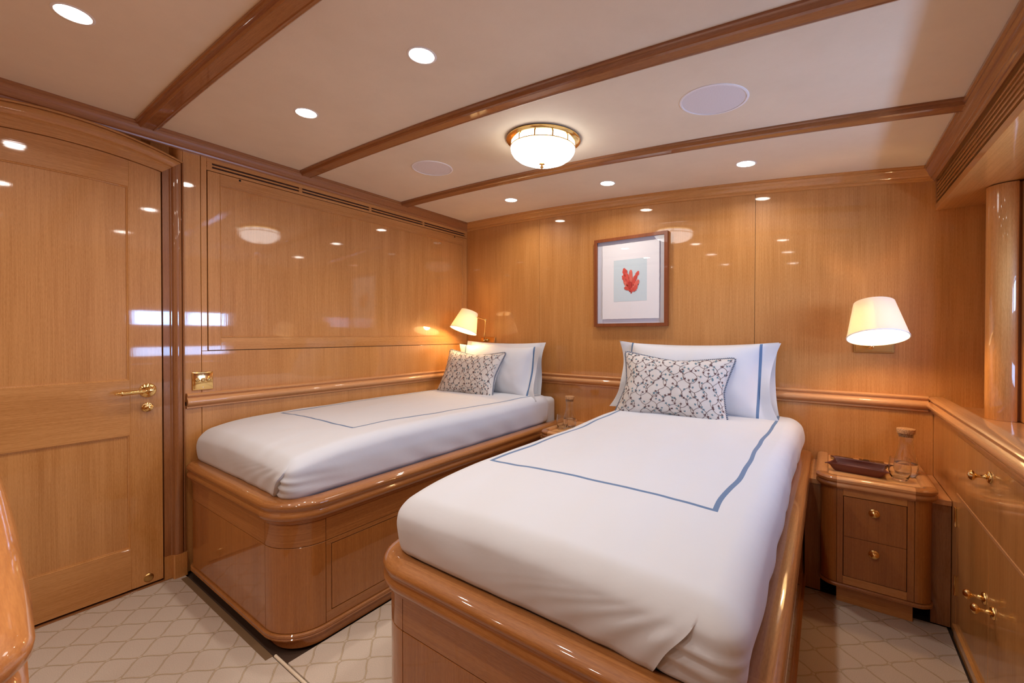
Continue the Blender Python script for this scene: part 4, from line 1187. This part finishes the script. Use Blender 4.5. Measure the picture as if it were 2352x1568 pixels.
def sock(x0, x1, label):
    o = tag(box('socket_plate', (x0, 2.775, NZ_), (x1, 2.842, NZ_ + 0.006), M_PLATE, None, 0.002), label, 'socket plate')
    box('socket_insert', (x0 + .012, 2.790, NZ_ + 0.0062), (x0 + 0.04, 2.828, NZ_ + 0.0072), M_BLACK, o, 0.0005)
    return o
sock(0.018, 0.112, 'brass socket plate set in the nightstand top behind the leather tray, on the left')
sock(0.135, 0.232, 'brass socket plate set in the nightstand top behind the leather tray, near the carafe')
bm = bmesh.new(); b_lathe(bm, [(0, 0.012), (0.012, 0.0115), (0.018, 0.009), (0.020, 0.005), (0.018, 0.001), (0, 0)], 32, Matrix.Translation((0.204, 2.725, NZ_ )) @ Matrix.Diagonal((1.25, 0.8, 1, 1)))
pk = tag(from_bm('charging_puck', bm, M_BLACK), 'small black round charger with a tiny blue light, behind the leather tray', 'charger')
bm = bmesh.new(); bmesh.ops.create_icosphere(bm, subdivisions=2, radius=0.0016, matrix=Matrix.Translation((0.204, 2.720, NZ_ + 0.0122)))
from_bm('indicator', bm, emis('led_teal', (0.1, 0.7, 0.9), 4.0), pk)

# ------------------------------------------------------------------ reading lamps
def lamp(px_, pz_, sc, axis, label, jn, shade_r=(0.068, 0.115), hh=0.165):
    """px_,pz_: plate centre on the back wall. sc: shade centre, axis: points from shade top to bottom, jn: elbow joint"""
    e = tag(empty('reading_lamp', (px_, YBF, pz_)), label, 'wall lamp')
    bp_ = box('wall_plate', (px_ - 0.080, YBF - 0.010, pz_ - 0.031), (px_ + 0.080, YBF, pz_ + 0.031), M_BRASSD, e, 0.003)
    box('plate_face', (px_ - 0.073, YBF - 0.0125, pz_ - 0.024), (px_ + 0.073, YBF - 0.008, pz_ + 0.024), M_BRASSD, bp_, 0.002)
    ax = Vector(axis).normalized(); sc = Vector(sc); jn = Vector(jn)
    top = sc - ax * hh / 2
    kx = Vector((px_ - 0.012, YBF - 0.045, pz_ + 0.004))
    lathe('pivot', [(0, 0), (0.014, 0.0), (0.016, 0.006), (0.012, 0.010), (0.007, 0.014), (0.007, 0.022), (0.012, 0.026), (0.013, 0.032), (0.010, 0.040), (0, 0.042)], M_BRASS, e, 24, frame4((kx.x, YBF - 0.010, kx.z), (0, -1, 0)))
    ar = tube('arm', [kx, jn], 0.0042, M_BRASS, e, 12)
    for q, r_ in ((kx, 0.010), (jn, 0.011)):
        bm = bmesh.new(); bmesh.ops.create_uvsphere(bm, u_segments=20, v_segments=12, radius=r_, matrix=Matrix.Translation(q)); from_bm('joint', bm, M_BRASS, ar, 60)
    hub = top + ax * 0.030
    tube('arm', [jn, hub.lerp(jn, 0.2), hub], 0.0038, M_BRASS, e, 12)
    m4_ = frame4(top, ax)
    # shade: thin shell, open top and bottom
    rt, rb = shade_r
    lathe('shade', [(rt, 0.0), (rb, hh), (rb - 0.0015, hh), (rt - 0.0015, 0.0), (rt, 0.0)], M_SHADE, e, 64, m4_)
    bm = bmesh.new()
    b_lathe(bm, [(rb - .0025, hh - .003), (rb + 0.0008, hh - 0.003), (rb + 0.0008, hh + 0.0008), (rb - .0025, hh + 0.0008)], 64, m4_)
    from_bm('shade_rim', bm, M_WHITE, e, 50)
    # spider, socket, bulb, finial
    bm = bmesh.new()
    for k in range(3):
        a = 2 * PI * k / 3 + 0.5
        b_tube(bm, [m4_ @ Vector((0, 0, 0.006)), m4_ @ Vector((rt * math.cos(a), rt * math.sin(a), 0.004))], 0.0012, 6)
    from_bm('spider', bm, M_BRASS, e, 50)
    lathe('finial', [(0, -0.016), (0.005, -0.014), (0.0065, -0.009), (0.004, -0.005), (0.010, -0.003), (0.012, 0.001), (0.008, 0.006), (0.012, 0.012), (0.013, 0.045), (0, 0.046)], M_BRASS, e, 20, m4_)
    lathe('bulb', [(0.011, 0.046), (0.016, 0.060), (0.023, 0.078), (0.024, 0.092), (0.018, 0.106), (0.008, 0.113), (0, 0.114)], M_BULB, e, 24, m4_)
    L_ = bpy.data.lights.new('lamp_light', 'POINT'); L_.energy = LAMP_W; L_.color = LAMP_C; L_.shadow_soft_size = 0.026
    lo = bpy.data.objects.new('lamp_light', L_); COL.objects.link(lo); lo.location = top + ax * 0.132
    return e
M_BULB = emis('bulb_glow', (1.0, 0.80, 0.50), 25.0)
lamp(-2.352, 1.148, (-2.372, 2.600, 1.310), (-0.14, -0.34, -1), 'brass swing-arm reading lamp with a cream shade over the left bed', (-2.215, 2.655, 1.318), (0.070, 0.112), 0.168)
lamp(0.190, 1.137, (0.180, 2.600, 1.266), (0.06, -0.36, -1), 'brass reading lamp with a cream shade over the right nightstand', (0.185, 2.700, 1.330), (0.076, 0.113), 0.172)

# ------------------------------------------------------------------ framed art
fa = tag(empty('framed_art', (-1.089, YBF, 1.564)), 'framed print of a red coral frond on pale blue, on the back wall', 'picture')
fx0, fx1, fz0, fz1 = -1.347, -0.832, 1.256, 1.872
YA = YBF - 0.034
prof = [(0, 0), (0, 0.034), (-0.0215, 0.034), (-0.0215, 0.027), (-0.0175, 0.026), (-0.0175, 0)]
sweep('frame', prof, [(fx0, fz0), (fx0, fz1), (fx1, fz1), (fx1, fz0)][::-1], lambda a, b, d: (a, YBF - d, b), M_FRAME, fa, closed=True, smooth=20)
box('backing', (fx0 + .016, YBF - 0.008, fz0 + .016), (fx1 - .016, YBF - 0.005, fz1 - .016), M_MAT, fa, 0)
# deckle-edged paper floated off the backing
bm = bmesh.new(); pts = []
px0, px1, pz0, pz1 = -1.289, -0.889, 1.308, 1.826
N_ = 60
for i in range(N_): pts.append((px0 + (px1 - px0) * i / N_, pz0))
for i in range(N_): pts.append((px1, pz0 + (pz1 - pz0) * i / N_))
for i in range(N_): pts.append((px1 + (px0 - px1) * i / N_, pz1))
for i in range(N_): pts.append((px0, pz1 + (pz0 - pz1) * i / N_))
pts = [(x + random.uniform(-.0009, .0009), z + random.uniform(-.0009, .0009)) for x, z in pts]
vs = [bm.verts.new((x, YBF - 0.0175, z)) for x, z in pts]; f_ = bm.faces.new(vs)
r = bmesh.ops.extrude_face_region(bm, geom=[f_])
for v in [g for g in r['geom'] if isinstance(g, bmesh.types.BMVert)]: v.co.y += 0.0012
from_bm('paper', bm, M_PAPER, fa, 20)
box('blue_ground', (-1.2045, YBF - 0.0182, 1.428), (-0.9715, YBF - 0.0174, 1.7145), M_BLUEP, fa, 0)
# coral fronds
def flat(name, pts, y, mat, parent):
    bm = bmesh.new(); vs = [bm.verts.new((x, y, z)) for x, z in pts]; f_ = bm.faces.new(vs)
    bmesh.ops.triangulate(bm, faces=[f_])
    return from_bm(name, bm, mat, parent, None)
def frond(base, tipp, w, seed, y, mat, nm='frond'):
    rnd = random.Random(seed); b_ = Vector(base); t_ = Vector(tipp); d = t_ - b_; L_ = d.length; d.normalize(); n_ = Vector((-d.y, d.x))
    A, B = [], []
    for k in range(15):
        f_ = k / 14; ww = w * (math.sin(PI * (f_ ** 1.5) * 0.86 + 0.10)) ** 0.8
        ww *= 1 + 0.22 * math.sin(k * 2.1 + seed)
        bend = n_ * 0.006 * math.sin(f_ * 3 + seed)
        A.append(b_ + d * L_ * f_ + n_ * ww + bend); B.append(b_ + d * L_ * f_ - n_ * ww * (1 + 0.15 * math.sin(k * 1.7)) + bend)
    o = flat(nm, [tuple(p) for p in A] + [tuple(p) for p in B[::-1]], y, mat, cor)
    bm = bmesh.new()
    for s in (-0.5, 0.0, 0.5):
        pv = [b_ + d * L_ * f_ + n_ * w * s * math.sin(PI * f_ * .8) + n_ * 0.006 * math.sin(f_ * 3 + seed) for f_ in [q / 8 * 0.9 for q in range(9)]]
        for a, c in zip(pv[:-1], pv[1:]):
            e_ = n_ * 0.0005
            bm.faces.new([bm.verts.new((q.x, y - 0.0001, q.y)) for q in (a - e_, a + e_, c + e_, c - e_)])
    from_bm('vein', bm, M_RED[3], o, None)
y0_ = YBF - 0.0184
cor = box('coral', (-1.0835, y0_, 1.4790), (-1.0745, y0_ + 0.0001, 1.500), M_RED[3], fa, 0)
root = (-1.083, 1.492)
fr = [((-1.135, 1.655), .018, 1, 1), ((-1.146, 1.603), .014, 2, 0), ((-1.128, 1.560), .014, 3, 2), ((-1.112, 1.625), .016, 4, 0), ((-1.075, 1.640), .014, 5, 2), ((-1.095, 1.575), .014, 6, 1),
      ((-1.030, 1.630), .013, 7, 0), ((-1.052, 1.600), .013, 8, 1), ((-1.030, 1.572), .014, 9, 2), ((-1.035, 1.530), .014, 10, 0), ((-1.120, 1.530), .012, 11, 1), ((-1.080, 1.560), .015, 12, 3), ((-1.060, 1.515), .012, 13, 1)]
for k, (tp, w, sd, ci) in enumerate(fr): frond(root, tp, w, sd, y0_ - 0.0002 * (k + 1), M_RED[ci])
sheet('glass_pane', [(fx0 + .017, YBF - 0.025, fz0 + .017), (fx1 - .017, YBF - 0.025, fz0 + .017), (fx1 - .017, YBF - 0.025, fz1 - .017), (fx0 + .017, YBF - 0.025, fz1 - .017)], M_PANE, fa)

# ------------------------------------------------------------------ dresser at the left foreground
ds = tag(empty('dresser', (-1.1, -0.45, 0)), 'glossy varnished dresser with a rounded bow-front top, at the left edge of the photo', 'dresser')
def bow(off=0.0):
    pts = [(-1.62 - off, -1.0)]
    pts += [(-1.62 - off, -0.16)]
    pts += arc(-1.53, -0.03, 0.09 + off, PI, PI / 2 + 0.10, 6)[1:]
    for i in range(1, 16):
        x = -1.50 + (1.50 - 0.60) * i / 16
        pts.append((x, 0.070 - 0.035 * max(0.0, x + 1.35) ** 1.6 - 0.5 * max(0.0, -1.35 - x) ** 2 + off))
    pts += arc(-0.575, -0.010, 0.055 + off, PI / 2 - 0.15, 0, 8)
    pts += [(-0.520 + off, -1.0)]
    return pts
DT = 0.95
DPROF = [(-0.10, DT - 0.001), (-0.034, DT), (-0.030, DT + 0.0015), (-0.022, DT + 0.001), (-0.008, DT - 0.002), (0.004, DT - 0.009), (0.010, DT - 0.018), (0.009, DT - 0.028), (0.0, DT - 0.036), (-0.004, DT - 0.040), (0.002, DT - 0.046),
         (0.006, DT - 0.056), (0.0, DT - 0.066), (-0.010, DT - 0.072), (-0.014, DT - 0.078), (-0.05, DT - 0.078)]
DPROF = [(-n_, d) for n_, d in DPROF]
pth = bow()
sweep('top_moulding', DPROF, pth, XY(), wood('dresser_wood', (0.62, 0.24, 0.06), (0.46, 0.155, 0.035), 'X'), ds, smooth=50)
bm = bmesh.new(); bb = bow(-0.031)
vb = [bm.verts.new((x, y, DT - 0.03)) for x, y in bb]; vt = [bm.verts.new((x, y, DT)) for x, y in bb]
for i in range(len(bb)): bm.faces.new((vb[i], vb[(i + 1) % len(bb)], vt[(i + 1) % len(bb)], vt[i]))
bm.faces.new(vb); bm.faces.new(vt); from_bm('top', bm, MATS['dresser_wood'], ds, 40)
bm = bmesh.new(); bb = bow(-0.030)
vb = [bm.verts.new((x, y, 0.0)) for x, y in bb]; vt = [bm.verts.new((x, y, DT - 0.07)) for x, y in bb]
for i in range(len(bb)): bm.faces.new((vb[i], vb[(i + 1) % len(bb)], vt[(i + 1) % len(bb)], vt[i]))
bm.faces.new(vb); bm.faces.new(vt); from_bm('body', bm, M_V, ds, 40)
